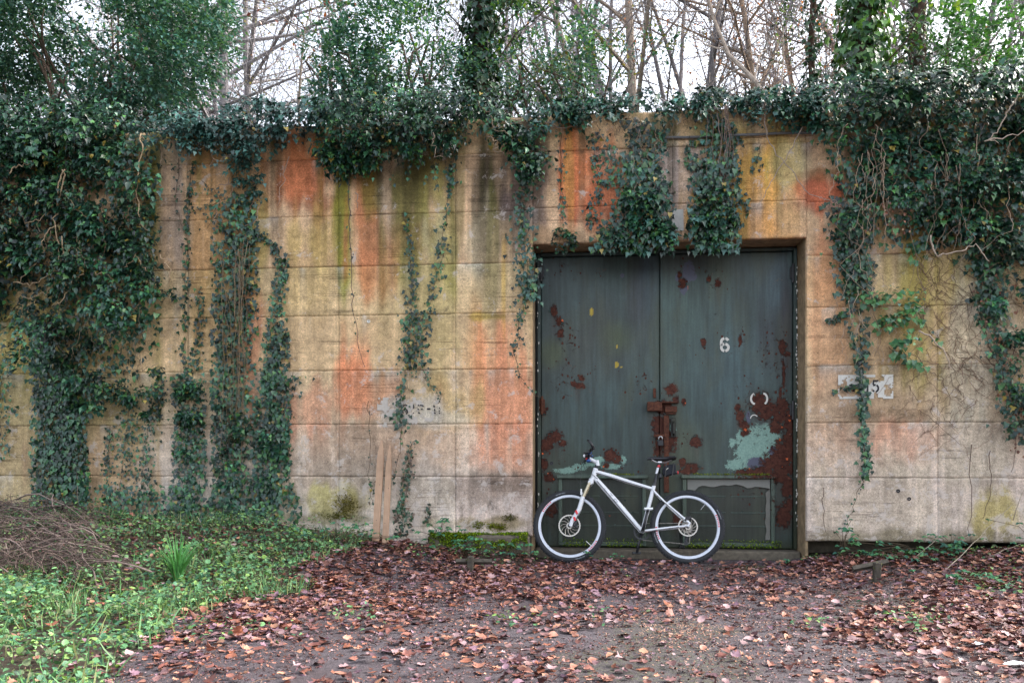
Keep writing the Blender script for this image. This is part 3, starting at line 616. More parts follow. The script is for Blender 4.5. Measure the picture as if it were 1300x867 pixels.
# torn plastic sheet hanging in the right hatch
pv = MB(); h, x0, x1, z0, z1 = h2; n = 22
top = [(x0 + .05 + (x1 - x0 - .1) * i / n, DY - .03 - .012 * noise(i * .5, 3., 1), z1 - .04) for i in range(n + 1)]
low = [(p[0], p[1] - .012, p[2] - .05 - .045 * abs(sin(i * .22 + .3)) * noise(i * .33, 1.2, 2) * 2 - (.05 if i < 3 else 0)) for i, p in enumerate(top)]
pv.add(top + low, [(i, n + 1 + i, n + 2 + i, i + 1) for i in range(n)])
st = [(x1 - .10 + .02 * noise(i * .6, 2.) + .05 * (i < 3), DY - .035 - .01 * noise(i * .8, 7.), z1 - .05 - (z1 - z0 - .12) * i / 14) for i in range(15)]; sr = [(x1 - .045, p[1] + .004, p[2]) for p in st]
pv.add(st + sr, [(i, 15 + i, 16 + i, i + 1) for i in range(14)]); o = dchild(pv.build('plastic_sheet', M_plastic, smooth=True), h)
# lock, bar, bolts, hinges
def DP(px, py, dy): return P(px, py, DY - dy)
lk = MB(); a = DP(831, 516, .05); b = DP(848, 517, .05)
lk.box(a, (.15, .05, .095), bev=.006); lk.box((b[0] + .02, b[1], b[2] + .05), (.17, .06, .014), bev=.003); lk.box((b[0] + .03, b[1] + .01, b[2] - .02), (.12, .04, .06), bev=.004); lk.box((b[0] + .03, b[1], b[2] - .065), (.10, .05, .012), bev=.003)
dchild(lk.build('lock_case', M_rust))
lb = MB(); a = DP(846, 527, .045); b = DP(846, 625, .045); lb.box((a[0], a[1], (a[2] + b[2]) / 2), (.052, .014, a[2] - b[2]), bev=.004); dchild(lb.build('locking_bar', M_rust))
hb = MB(); a = DP(838, 553, .05); hb.box(a, (.13, .02, .03), bev=.004); p0 = DP(831, 499, .04); hb.box(p0, (.03, .02, .10), bev=.004); dchild(hb.build('hasp', M_rust))
hh = MB(); a = DP(855, 540, .045); hh.box((a[0], a[1] + .005, a[2] - .02), (.05, .012, .20), bev=.004); hh.tube([(a[0], a[1] - .01, a[2] + .04), (a[0], a[1] - .03, a[2] + .02), (a[0], a[1] - .03, a[2] - .08), (a[0], a[1] - .008, a[2] - .10)], .010, 8); dchild(hh.build('handle', M_steel))
for hx, hy in ((1007, 346), (687, 345), (688, 514), (1007, 520)):
    hm = MB(); a = DP(hx, hy, .045); hm.lathe([(.001, -.10), (.014, -.10), (.014, -.003), (.011, 0), (.014, .003), (.014, .09), (.001, .09)], a, 'z', 10, False); hm.box((a[0], a[1] + .012, a[2]), (.06, .01, .12), bev=.003); dchild(hm.build('hinge', M_rust if hy > 400 and hx < 800 else M_black))
bt = MB(); a = DP(866, 690, .03); bt.box((a[0], a[1], a[2] + .06), (.035, .03, .22), bev=.004); bt.box((a[0], a[1] - .005, a[2] - .03), (.06, .04, .03), bev=.004); dchild(bt.build('floor_bolt', M_steel))
th = MB(); th.box(((OL + OR) / 2, DY - .06, .045), (OR - OL - .02, .3, .10), bev=.015); wchild(th, 'threshold', M_core)
pk = thing('padlock', 'small dark padlock with steel shackle hanging on the rusty hasp', 'padlock', DP(838.5, 560, .075))
m1 = MB(); m1.box((0, 0, -.018), (.058, .022, .06), bev=.006); m1.build('lock_body', M_black, pk)
m1 = MB(); m1.tube([(-.018, 0, .012), (-.018, 0, .034), (-.010, 0, .048), (.010, 0, .048), (.018, 0, .034), (.018, 0, .012)], .005, 8); m1.build('shackle', M_alu, pk, smooth=True)

# ------------------------------------------------------------------ leaf scattering
def tmpl(out, fold=.12, curl=.0, c=(0, .4)):
    o = np.array(out, float); V = np.vstack([[c[0], c[1]], o]); z = fold * np.abs(V[:, 0]) - curl * (V[:, 1] - .4) ** 2
    return np.hstack([V, z[:, None]]), [(0, i, i + 1) for i in range(1, len(o))] + [(0, len(o), 1)]
IVY = tmpl([(0, .0), (.22, -.10), (.50, .08), (.30, .34), (.36, .52), (.15, .62), (0, 1.0), (-.15, .62), (-.36, .52), (-.30, .34), (-.50, .08), (-.22, -.10)], .18, .25)
IVY3 = tmpl([(0, 0), (.28, .0), (.42, .25), (.2, .5), (0, 1), (-.2, .5), (-.42, .25), (-.28, 0)], .2, .3)
OVAL = tmpl([(0, 0), (.26, .22), (.30, .48), (.16, .8), (0, 1.05), (-.16, .8), (-.30, .48), (-.26, .22)], .25, .35)
SMALL = tmpl([(0, 0), (.3, .3), (.2, .75), (0, 1), (-.2, .75), (-.3, .3)], .3, .3)
DIAM = tmpl([(0, 0), (.28, .45), (0, 1), (-.28, .45)], .3, .2)
ROUND = tmpl([(0, .05), (.3, 0), (.5, .3), (.42, .68), (.15, .9), (0, .95), (-.15, .9), (-.42, .68), (-.5, .3), (-.3, 0)], .14, .15)
def dl(out, seed):
    r = np.random.default_rng(seed); o = np.array(out, float)
    V = np.vstack([[0, .1], [0, .5], [0, .85], o]); V[:3, 0] += .03 * r.normal(size=3)
    k1, k2, k3 = r.uniform(.2, .9), r.uniform(-.5, .6), r.uniform(-.4, .4)
    z = k1 * V[:, 0] ** 2 * 1.6 + k2 * (V[:, 1] - .5) ** 2 + k3 * V[:, 0] * (V[:, 1] - .5) + .05 * r.normal(size=len(V)); z[:3] -= .05
    n = len(o); f = []
    for i in range(n):
        a, b = 3 + i, 3 + (i + 1) % n; ym = (V[a, 1] + V[b, 1]) / 2; f.append((0 if ym < .33 else (1 if ym < .7 else 2), a, b))
    h = n // 2; 
    f += [(0, 3 + [i for i in range(n)][0], 1)] if False else []
    # close the midrib seams
    for ci, cj, y in ((0, 1, .33), (1, 2, .7)):
        for side in (0, 1):
            rngi = range(0, h) if side == 0 else range(h, n)
            for i in rngi:
                a, b = 3 + i, 3 + (i + 1) % n
            best = None
        # find transition vertices
        tri = []
        for i in range(n):
            pv_, nx_ = f[(i - 1) % n][0], f[i][0]
            if {pv_, nx_} == {ci, cj}: tri.append((ci, cj, 3 + i) if pv_ == cj else (cj, ci, 3 + i))
        f += tri
    return np.hstack([V, z[:, None]]), f
_ov = [(0, 0), (.18, .06), (.33, .25), (.36, .5), (.24, .78), (.08, .95), (0, 1.05), (-.09, .93), (-.26, .76), (-.37, .48), (-.31, .22), (-.16, .05)]
_lo = [(0, 0), (.24, .03), (.48, .12), (.34, .30), (.55, .52), (.30, .58), (.24, .80), (.06, .82), (0, 1.0), (-.08, .80), (-.26, .82), (-.30, .56), (-.52, .5), (-.33, .28), (-.46, .1), (-.2, .02)]
DEAD = [dl(_ov, 1), dl(_ov, 2), dl(_ov, 3), dl(_lo, 4), dl(_lo, 5), dl(_ov, 6), dl(_lo, 7), dl(_ov, 8)]
def frames(tip, nor):
    tip = tip / np.linalg.norm(tip, axis=1, keepdims=True); nor = nor - tip * np.sum(nor * tip, 1, keepdims=True)
    nor = nor / np.maximum(np.linalg.norm(nor, axis=1, keepdims=True), 1e-6); return np.cross(tip, nor), tip, nor
def scatter(name, T, pos, tip, nor, size, col, m, parent=None, kind=None, which=None):
    if not isinstance(T, list): T = [T]
    if which is None: which = rng.integers(0, len(T), len(pos))
    R, U, N = frames(tip, nor); Vs = []; Ls = []; Cs = []; off = 0
    for k, (tv, tf) in enumerate(T):
        s = np.where(which == k)[0]
        if not len(s): continue
        V = pos[s, None, :] + size[s, None, None] * (tv[None, :, 0:1] * R[s, None, :] + tv[None, :, 1:2] * U[s, None, :] + tv[None, :, 2:3] * N[s, None, :])
        f = np.array(tf); L = (np.arange(len(s))[:, None, None] * len(tv) + f[None] + off).reshape(-1)
        Vs.append(V.reshape(-1, 3)); Ls.append(L); Cs.append(np.repeat(col[s], len(tv), 0)); off += len(s) * len(tv)
    L = np.concatenate(Ls); me = np_mesh(name, np.vstack(Vs), L, np.full(len(L) // 3, 3), True, {'tint': np.vstack(Cs)})
    o = link(name, me, m, parent)
    if parent is not None: o.matrix_parent_inverse = Matrix.Translation(parent.location).inverted()
    if kind: o['kind'] = kind
    return o
_vm = {}
def leaf_objects(name, T, pos, tip, nor, size, tints, ti, m, parent=None):
    """single leaves as objects of their own that share a few meshes"""
    R, U, N = frames(tip, nor); out = []
    for i in range(len(pos)):
        w = rng.integers(0, len(T)); key = (id(T[w][0]), id(m), tuple(np.round(tints[ti[i]], 4)))
        if key not in _vm:
            tv, tf = T[w]; me = np_mesh(name, tv, np.array(tf).ravel(), np.full(len(tf), 3), True, {'tint': np.tile(tints[ti[i]], (len(tv), 1))}); me.materials.append(m); _vm[key] = me
        o = bpy.data.objects.new(name, _vm[key]); COL.objects.link(o)
        Mx = np.eye(4); Mx[:3, 0] = R[i] * size[i]; Mx[:3, 1] = U[i] * size[i]; Mx[:3, 2] = N[i] * size[i]; Mx[:3, 3] = pos[i]
        if parent is not None: Mx[:3, 3] -= np.array(parent.location); o.parent = parent
        o.matrix_local = Matrix(Mx.tolist()); out.append(o)
    return out
def in_poly(px, py, poly):
    r = np.zeros(len(px), bool); n = len(poly)
    for i in range(n):
        (x1, y1), (x2, y2) = poly[i], poly[(i + 1) % n]
        c = ((y1 > py) != (y2 > py)) & (px < (x2 - x1) * (py - y1) / (y2 - y1 + 1e-9) + x1); r ^= c
    return r
def poly_pts(poly, n, jag=0):
    a = np.array(poly, float); lo, hi = a.min(0), a.max(0); out = []
    while sum(map(len, out)) < n:
        q = rng.uniform(lo, hi, (n * 3, 2)); j = q + rng.normal(0, jag, q.shape) if jag else q
        out.append(q[in_poly(j[:, 0], j[:, 1], poly)])
    return np.vstack(out)[:n]
def rn(n, s=1.): return rng.normal(0, s, (n, 3))
IVG = [lin(38, 74, 56), lin(28, 60, 42), lin(48, 88, 58), lin(28, 56, 48), lin(56, 92, 48), lin(22, 46, 36)]
def ivcol(n, g=IVG, v=.25):
    c = np.array(g)[rng.integers(0, len(g), n)] * (1 + rng.normal(0, v, (n, 1)))
    return np.clip(c, .004, 1)
class Ivy:
    """an ivy plant: leaves gathered from strands, sheets and clumps; woody stems; the outermost large leaves as single parts"""
    def __init__(s, label, cat='ivy', base=(0, 0, 0), group=None, size=.06, greens=IVG, name='ivy_plant'):
        s.o = thing(name, label, cat, base, group=group); s.p = []; s.t = []; s.n = []; s.z = []; s.cf = []; s.st = MB(); s.size = size; s.g = greens
    def put(s, p, t, n, z, f=None): s.p.append(p); s.t.append(t); s.n.append(n); s.z.append(z); s.cf.append(np.interp(noise(p[:, 0] * 4, p[:, 2] * 4, 2, 17), [.3, .7], [.65, 1.5]) if f is None else f)
    def sheet(s, poly, n, y0=.01, y1=.06, up=.35, size=None, jag=11):
        q = poly_pts(poly, n, jag); Y = -rng.uniform(y0, y1, n); p = P(q[:, 0], q[:, 1], Y)
        t = np.array([0, -.15, -1.]) + rn(n, .45) * [1, .3, .6]; nn = np.array([0, -1, up]) + rn(n, .38)
        s.put(p, t, nn, (size or s.size) * rng.uniform(.55, 1.25, n)); return s
    def strand(s, pts, n, w=4, y0=.01, y1=.05, size=None, stem=True, col=(.10, .07, .045), r=.0035):
        a = np.array(pts, float); L = np.r_[0, np.cumsum(np.hypot(*np.diff(a, axis=0).T))]; u = rng.uniform(0, L[-1], n)
        q = np.stack([np.interp(u, L, a[:, 0]), np.interp(u, L, a[:, 1])], 1)
        wv = (w if np.isscalar(w) else np.interp(u, L, w)); q[:, 0] += rng.normal(0, 1, n) * wv; q[:, 1] += rng.normal(0, 2, n)
        Y = -rng.uniform(y0, y1, n); p = P(q[:, 0], q[:, 1], Y)
        t = np.array([0, -.1, -1.]) + rn(n, .5) * [1, .3, .6]; nn = np.array([0, -1, .3]) + rn(n, .38)
        s.put(p, t, nn, (size or s.size) * rng.uniform(.5, 1.2, n))
        if stem: s.stem(pts, r, (y0 + y1) / 2, col)
        return s
    def stem(s, pts, r=.004, y=.03, col=(.12, .085, .055), wig=.012, y_end=None):
        a = np.array(pts, float); m = max(6, len(a) * 4); L = np.r_[0, np.cumsum(np.hypot(*np.diff(a, axis=0).T))]; u = np.linspace(0, L[-1], m)
        Y = -np.linspace(y, y if y_end is None else y_end, m)
        p = P(np.interp(u, L, a[:, 0]), np.interp(u, L, a[:, 1]), Y) + rn(m, wig) * [1, .6, 1]
        s.st.tube([tuple(x) for x in p], list(np.linspace(r, r * .5, m)), 5, col=col); return s
    def clumps(s, poly, n, per, r=(.10, .24), y0=.05, y1=.35, size=None, up=.55, T=None):
        q = poly_pts(poly, n); Y = -rng.uniform(y0, y1, n); c = P(q[:, 0], q[:, 1], Y); rr = rng.uniform(*r, n)
        k = np.repeat(np.arange(n), per); m = len(k)
        d = rn(m) + np.array([0, -.7, .35]); d /= np.linalg.norm(d, axis=1, keepdims=True)
        p = c[k] + d * (rr[k] * rng.uniform(.55, 1.08, m))[:, None] * [1.15, .8, .85]; p[:, 1] = np.minimum(p[:, 1], .0 if y0 >= 0 else 9)
        t = d * .5 + np.array([0, -.25, -.75]) + rn(m, .35); nn = d * .5 + np.array([0, -.5, up]) + rn(m, .3)
        s.put(p, t, nn, (size or s.size) * rng.uniform(.45, 1.3, m) * rng.uniform(.75, 1.2, n)[k], rng.choice([.55, .8, 1.1, 1.5, 2.0], n, p=[.2, .25, .25, .2, .1])[k]); return s  # random tone per clump; the brighter ones stand in for leaf highlights
    def twigs(s, poly, n, r=.003, y0=.05, y1=.3, L=(20, 60), col=(.16, .115, .075), down=1):
        q = poly_pts(poly, n)
        for x, y in q:
            l = rng.uniform(*L); a = rng.normal(0, .5); pts = [(x, y), (x + l * .3 * sin(a), y + l * .4 * down), (x + l * .6 * sin(a + .3) + rng.normal(0, 4), y + l * down * .8), (x + l * sin(a) * .7, y + l * down * 1.1)]
            s.stem(pts, r, rng.uniform(y0, y1), np.array(col) * rng.uniform(.6, 1.5))
        return s
    def done(s, T=None, big=0, m=None):
        T = T or [IVY, IVY3]; p = np.vstack(s.p); t = np.vstack(s.t); n = np.vstack(s.n); z = np.concatenate(s.z); cf = np.concatenate(s.cf); m = m or M_ivy
        if s.st.v:
            o = s.st.build('stems', M_stem, None, True, kind='stuff'); o.parent = s.o; o.matrix_parent_inverse = Matrix.Translation(s.o.location).inverted()
        idx = np.arange(len(p))
        if big:
            sc = z / proj(p)[2] - p[:, 1] * .02; px, py, _ = proj(p); sc = np.where((px > 0) & (px < 1300) & (py > 0), sc, 0)
            b = np.argsort(-sc)[:big]; idx = np.setdiff1d(idx, b)
            leaf_objects('leaf', T, p[b], t[b], n[b], z[b], [np.array(c) * f for c in s.g for f in (.8, 1.2)], rng.integers(0, 2 * len(s.g), len(b)), m, s.o)
        if len(idx): scatter('leaves', T, p[idx], t[idx], n[idx], z[idx], np.where((rng.random(len(idx)) < .018)[:, None], lin(150, 132, 62) * rng.uniform(.5, 1.1, (len(idx), 1)), np.clip(ivcol(len(idx), s.g) * cf[idx][:, None] * np.interp(cf[idx], [.5, 2], [0, 1])[:, None] ** 0, 0, .3)), m, s.o, 'stuff')
        return s.o

# ------------------------------------------------------------------ ivy on the wall
# 1 heavy ivy at the far left
v = Ivy('dense dark ivy bush covering the far left end of the wall', 'ivy', P(70, 655), size=.062)
v.clumps([(-40, 190), (60, 160), (180, 190), (195, 300), (150, 380), (40, 330), (-60, 380)], 70, 85, (.12, .26), .05, .45)
v.clumps([(-60, 130), (60, 135), (190, 140), (190, 200), (-60, 215)], 60, 70, (.12, .24), -.2, .4, up=.8)
v.sheet([(-40, 190), (60, 160), (190, 180), (200, 300), (205, 440), (150, 480), (40, 470), (20, 390), (-60, 380)], 2200, .0, .1, .3)
v.clumps([(60, 300), (185, 290), (205, 430), (150, 475), (60, 440), (28, 480), (28, 440)], 34, 85, (.10, .22), .08, .5, .058)
v.clumps([(80, 440), (200, 470), (205, 495), (120, 530), (60, 500)], 12, 60, (.06, .13), .05, .30, .05)
v.sheet([(38, 400), (85, 440), (110, 480), (100, 560), (112, 600), (110, 655), (38, 655), (48, 560), (38, 470)], 2600, .01, .14, .3, .055)
v.clumps([(-60, 200), (45, 210), (40, 370), (10, 395), (-60, 380)], 26, 60, (.09, .2), .02, .3)
v.sheet([(-30, 340), (10, 340), (0, 400), (-30, 430)], 160); v.strand([(0, 450), (2, 520), (-2, 580)], 160, 8, size=.045)
v.strand([(100, 545), (108, 600), (104, 640)], 120, 5, size=.04)
tan_ = (.30, .22, .14)
for pts in ([(82, 215), (75, 240), (66, 262), (52, 278), (30, 285)], [(82, 215), (72, 260), (70, 285), (75, 330), (80, 345)], [(70, 285), (55, 300), (52, 330), (40, 340), (20, 360)], [(75, 330), (62, 350), (40, 362), (15, 358)], [(82, 240), (95, 265), (110, 277)], [(66, 262), (48, 258), (30, 240)], [(53, 310), (42, 318), (28, 325)],
            [(80, 300), (78, 340), (60, 375), (30, 378)], [(180, 170), (178, 200), (172, 250), (177, 285), (188, 292)], [(188, 345), (176, 330), (172, 322), (160, 340)], [(105, 345), (92, 355), (80, 380), (66, 390)], [(120, 345), (140, 350), (145, 370)], [(175, 445), (180, 470), (200, 460)], [(13, 220), (18, 212), (38, 208)], [(205, 325), (215, 340), (215, 360)]):
    v.stem(pts, .007, .46, tan_, .012)
v.twigs([(20, 240), (180, 240), (180, 440), (60, 440)], 40, .003, .2, .5)
v.clumps([(190, 358), (212, 358), (218, 378), (195, 382)], 4, 26, (.04, .08), .05, .2, .045)
v.done([IVY, IVY3, OVAL], 260)
# 2 two columns of small leaved ivy
v = Ivy('broad column of ivy with pale tangled stems left of centre wall', 'ivy', P(300, 655), size=.052)
v.sheet([(328, 505), (368, 530), (357, 600), (347, 655), (322, 655), (325, 560)], 620, .01, .08, jag=7)
v.sheet([(285, 240), (325, 250), (328, 300), (322, 400), (318, 470), (314, 560), (310, 655), (270, 655), (268, 560), (272, 430), (272, 330)], 1900, .01, .09, .35)
v.clumps([(275, 480), (310, 490), (308, 650), (275, 650)], 9, 40, (.05, .1), .03, .13, .05)
v.clumps([(335, 500), (360, 520), (350, 640), (328, 640)], 7, 40, (.06, .12), .04, .16, .052)
v.strand([(318, 290), (345, 310), (357, 330), (356, 360), (350, 390), (353, 420)], 240, 5, size=.05)
v.sheet([(336, 412), (368, 415), (366, 440), (358, 480), (352, 520), (330, 500), (340, 450)], 420, .01, .07)
v.strand([(372, 475), (360, 500), (352, 530), (350, 600), (352, 640)], 300, 10, size=.045); v.strand([(368, 520), (364, 580), (372, 640)], 110, 3, size=.04)
v.sheet([(255, 620), (370, 620), (385, 665), (245, 665)], 240, .02, .2, .5)
for k in range(14):
    x = rng.uniform(282, 312); v.stem([(x + rng.normal(0, 6), 300 + rng.uniform(0, 60)), (x, 400), (x + rng.normal(0, 4), 470), (x + rng.normal(0, 8), 540 + rng.uniform(0, 60))], .003, .10, np.array(tan_) * rng.uniform(.3, .8), .012)
for pts in ([(278, 237), (300, 232), (320, 223), (325, 240), (318, 260), (322, 280)], [(325, 245), (330, 260), (326, 280), (310, 288)], [(290, 225), (296, 240), (292, 252)], [(278, 255), (275, 270), (270, 285)], [(365, 200), (358, 240), (352, 260)], [(300, 338), (318, 338), (326, 330)]): v.stem(pts, .006, .07, (.34, .24, .18), .01)
v.done([IVY, IVY3], 120)
v = Ivy('narrow ladder of ivy leaves widening to a thick patch above the bank', 'ivy', P(240, 655), size=.048)
v.strand([(246, 205), (240, 240), (238, 300), (236, 380), (232, 440), (240, 475)], 190, 3, size=.045); v.strand([(255, 365), (252, 420), (246, 470)], 120, 4, size=.042)
v.strand([(228, 200), (222, 250), (230, 290)], 36, 4, size=.03); v.strand([(255, 230), (280, 250), (262, 290)], 40, 8, size=.032); v.strand([(300, 245), (255, 265), (240, 270)], 30, 4, size=.03)
v.sheet([(224, 472), (258, 480), (262, 520), (258, 600), (258, 655), (218, 655), (222, 590), (220, 540)], 800, .01, .10)
v.clumps([(224, 490), (258, 490), (258, 600), (228, 600)], 12, 46, (.05, .1), .03, .13)
v.strand([(205, 480), (200, 520), (185, 560), (182, 640)], 300, 9, size=.04); v.strand([(165, 500), (160, 560), (150, 640)], 260, 8, size=.04); v.strand([(140, 540), (135, 600), (140, 650)], 120, 4, size=.036)
v.sheet([(125, 620), (250, 615), (255, 665), (110, 668)], 420, .02, .25, .5)
v.clumps([(110, 500), (200, 480), (200, 530), (120, 540)], 12, 30, (.05, .1), .05, .25, .048)
v.done([IVY, IVY3, IVY3], 100)
# 3 ivy mats hanging over the top edge
LITG = [lin(52, 88, 80), lin(40, 74, 66), lin(64, 100, 92), lin(34, 62, 54)]  # ivy greens lightened so the colour itself carries light from above
v = Ivy('ivy mat, top light painted into its greens, spilling over the wall top left of centre', 'ivy', P(280, 150), size=.052, greens=LITG)
v.clumps([(170, 150), (250, 140), (370, 135), (430, 140), (400, 165), (330, 180), (260, 185), (190, 185)], 64, 60, (.10, .2), -.1, .32, up=.8)
v.clumps([(255, 165), (340, 160), (335, 210), (300, 225), (270, 195)], 18, 50, (.08, .15), .08, .3, .052)
v.clumps([(295, 215), (335, 200), (330, 260), (308, 270)], 8, 36, (.05, .1), .04, .15, .045)
for k in range(9):
    x, y = rng.uniform(240, 300), rng.uniform(170, 210); v.strand([(x + 30, y - 12), (x + 8, y - 2), (x - 8, y + 2)], 16, 1, .2, .3, .035, col=(.3, .22, .17))
for pts in ([(214, 175), (240, 178), (258, 181)], [(240, 168), (255, 180)]): v.stem(pts, .014, .2, (.25, .15, .08), .004)
for pts in ([(180, 172), (176, 195), (178, 230), (171, 260), (177, 290)], [(265, 185), (275, 205), (272, 215)], [(370, 165), (380, 150), (395, 150)], [(205, 180), (203, 215)]): v.stem(pts, .005, .2, (.3, .22, .16), .012)
v.done([IVY, IVY3], 150)
v = Ivy('dark ivy mound drooping over the wall top at centre', 'ivy', P(470, 150), size=.055)
v.clumps([(385, 140), (440, 120), (560, 125), (650, 125), (690, 150), (640, 165), (560, 185), (500, 190), (470, 200), (420, 200)], 78, 62, (.10, .22), -.1, .36, up=.75)
v.clumps([(402, 180), (470, 180), (478, 205), (440, 222), (412, 215)], 16, 55, (.08, .15), .08, .3)
v.clumps([(500, 160), (575, 160), (580, 185), (530, 205), (505, 195)], 14, 50, (.08, .14), .08, .3)
v.clumps([(615, 150), (665, 150), (690, 200), (690, 235), (660, 225), (640, 190)], 20, 46, (.06, .13), .08, .3, .052)
v.strand([(444, 200), (443, 260), (446, 340), (450, 400), (458, 440), (463, 468)], 30, 3, .05, .12, .03, col=(.11, .075, .065), r=.005)
for k in range(12): x = rng.uniform(405, 590); y = rng.uniform(195, 215); v.strand([(x, y - 20), (x + rng.normal(0, 6), y + 5), (x + rng.normal(0, 10), y + rng.uniform(15, 40))], 14, 3, .05, .2, .04)
for pts in ([(605, 128), (622, 145), (630, 165), (650, 172)], [(620, 172), (632, 180), (628, 192), (640, 195)], [(535, 150), (536, 178)], [(550, 170), (553, 198), (560, 200)], [(452, 245), (455, 265)]): v.stem(pts, .006, .34, (.26, .2, .15), .012)
v.done([IVY, IVY3, OVAL], 180)
v = Ivy('low ivy fringe along the wall top above the steel door', 'ivy', P(860, 140), size=.050, greens=LITG[:2] + IVG[:3])
v.clumps([(685, 140), (760, 128), (860, 125), (960, 118), (1045, 115), (1045, 150), (980, 150), (900, 142), (760, 155), (690, 160)], 74, 52, (.07, .15), -.15, .2, up=.85)
v.clumps([(676, 140), (730, 132), (730, 158), (676, 168)], 12, 50, (.07, .14), -.1, .22, up=.85)
v.clumps([(960, 135), (1040, 130), (1040, 160), (985, 160)], 14, 40, (.06, .12), .03, .2)
for pts in ([(690, 153), (710, 162), (740, 160), (760, 152)], [(1022, 128), (1020, 160), (1005, 190), (985, 220), (975, 240), (960, 268)], [(970, 115), (972, 150), (975, 180), (1000, 210), (1025, 245), (1070, 260)], [(972, 130), (968, 150), (955, 155)], [(1040, 160), (1062, 180), (1072, 200)], [(860, 160), (870, 145)]): v.stem(pts, .006, .12, (.36, .29, .24), .008, .02)
v.strand([(965, 185), (962, 205), (956, 222)], 16, 4, .0, .05, .045); v.strand([(950, 255), (945, 280)], 8, 3, .0, .05, .045)
v.twigs([(700, 135), (1030, 130), (1030, 150), (700, 155)], 40, .003, .05, .2, (12, 34))
v.done([IVY, IVY3], 150)
# 4 hanging curtains over the door
v = Ivy('ivy curtain hanging above the left leaf of the door', 'ivy', P(810, 160), size=.056, greens=IVG + LITG[:1])
v.strand([(808, 150), (812, 200), (815, 240)], 230, 12, .01, .12); v.strand([(828, 160), (822, 220), (815, 260)], 120, 10, .01, .12); v.strand([(845, 160), (838, 185), (832, 215)], 50, 4)
v.sheet([(800, 190), (826, 190), (838, 240), (850, 270), (858, 300), (850, 322), (790, 322), (755, 318), (750, 308), (780, 280), (795, 240)], 1050, .02, .2)
v.clumps([(795, 240), (825, 240), (850, 285), (850, 312), (770, 314), (780, 285)], 22, 40, (.07, .13), .06, .2)
v.strand([(752, 170), (755, 205), (765, 235), (750, 265), (746, 290)], 130, 5, .0, .06, .045); v.strand([(770, 170), (772, 200), (785, 240)], 80, 6, .0, .07, .045)
v.twigs([(800, 160), (835, 160), (835, 270), (800, 270)], 24, .003, .1, .2, (20, 50), (.22, .16, .12))
v.done([IVY, IVY3], 150)
v = Ivy('narrower ivy curtain hanging above the right leaf of the door', 'ivy', P(905, 160), size=.056, greens=IVG + LITG[:1])
v.strand([(905, 145), (908, 190), (905, 240)], 260, 11, .01, .12); v.strand([(880, 175), (875, 195), (882, 215)], 50, 5); v.strand([(925, 150), (932, 180), (928, 220)], 90, 6); v.strand([(930, 200), (938, 240), (945, 265)], 50, 5, .0, .06, .045)
v.sheet([(892, 200), (925, 200), (930, 250), (940, 290), (938, 318), (872, 320), (872, 305), (885, 260)], 720, .02, .2)
v.clumps([(890, 240), (925, 240), (936, 300), (930, 312), (878, 312)], 16, 40, (.06, .12), .06, .2)
for k in range(9): x = rng.uniform(895, 925); v.stem([(x, 135), (x + rng.normal(0, 3), 190), (x + rng.normal(0, 4), 240), (x + rng.normal(0, 6), 285)], .0035, .13, np.array([.2, .14, .12]) * rng.uniform(.7, 1.4), .008)
v.done([IVY, IVY3], 130)
v = Ivy('small ivy tuft at the upper left corner of the door', 'ivy', P(715, 300), size=.05)
v.strand([(712, 170), (713, 230), (715, 290)], 50, 4, .0, .04, .036); v.clumps([(705, 292), (725, 295), (730, 318), (706, 320)], 6, 26, (.04, .08), .02, .08); v.done()
# 5 strands between the columns and the door
v = Ivy('forked thin ivy vine trailing down bare concrete at mid wall', 'ivy', P(540, 200), size=.044)
v.strand([(577, 190), (570, 240), (563, 300), (556, 340), (545, 390), (530, 420)], 150, [3, 2, 4, 6, 7, 7], size=.046); v.strand([(514, 270), (520, 310), (524, 350), (522, 400), (516, 440)], 130, [2, 3, 3, 7, 7], size=.046)
v.sheet([(512, 400), (548, 395), (542, 430), (540, 470), (520, 475), (508, 440)], 170, .0, .06); v.strand([(520, 440), (512, 490), (508, 530), (510, 550)], 130, [9, 5, 6, 4], size=.046)
v.strand([(540, 470), (548, 490), (560, 500)], 16, 2, size=.03); v.strand([(535, 460), (540, 480), (552, 492), (561, 502), (556, 514)], 14, 1.5, size=.03); v.strand([(510, 545), (506, 575), (498, 610)], 12, 2, size=.03)
v.done()
v = Ivy('ragged ivy strand hanging at the left edge of the door', 'ivy', P(668, 200), size=.048, greens=IVG + LITG[:2])
v.clumps([(650, 165), (690, 190), (695, 225), (670, 235), (655, 200)], 12, 30, (.05, .1), .05, .2, .046)
v.strand([(668, 210), (662, 270), (668, 320), (672, 380)], 330, [7, 7, 9, 6], .0, .1); v.strand([(680, 330), (672, 365), (662, 390)], 70, 8, .0, .08); v.strand([(665, 385), (658, 420), (652, 450)], 60, 4, size=.036); v.strand([(652, 450), (658, 470), (672, 495), (690, 505)], 12, 2, size=.03)
v.done([IVY, IVY3], 40)
v = Ivy('creeping ivy sprays rising beside the two wooden stakes', 'ivy', P(515, 680), size=.034, greens=IVG[:3] + [lin(92, 70, 52)])
v.strand([(524, 560), (520, 600), (512, 650), (508, 680)], 110, 3); v.strand([(518, 570), (510, 620), (505, 660)], 60, 2); v.strand([(545, 640), (542, 665)], 26, 2); v.sheet([(500, 640), (520, 640), (525, 680), (500, 680)], 110, .0, .12); v.strand([(470, 610), (472, 640)], 14, 3)
v.strand([(468, 510), (470, 560), (469, 610)], 10, 1, size=.02); v.done()
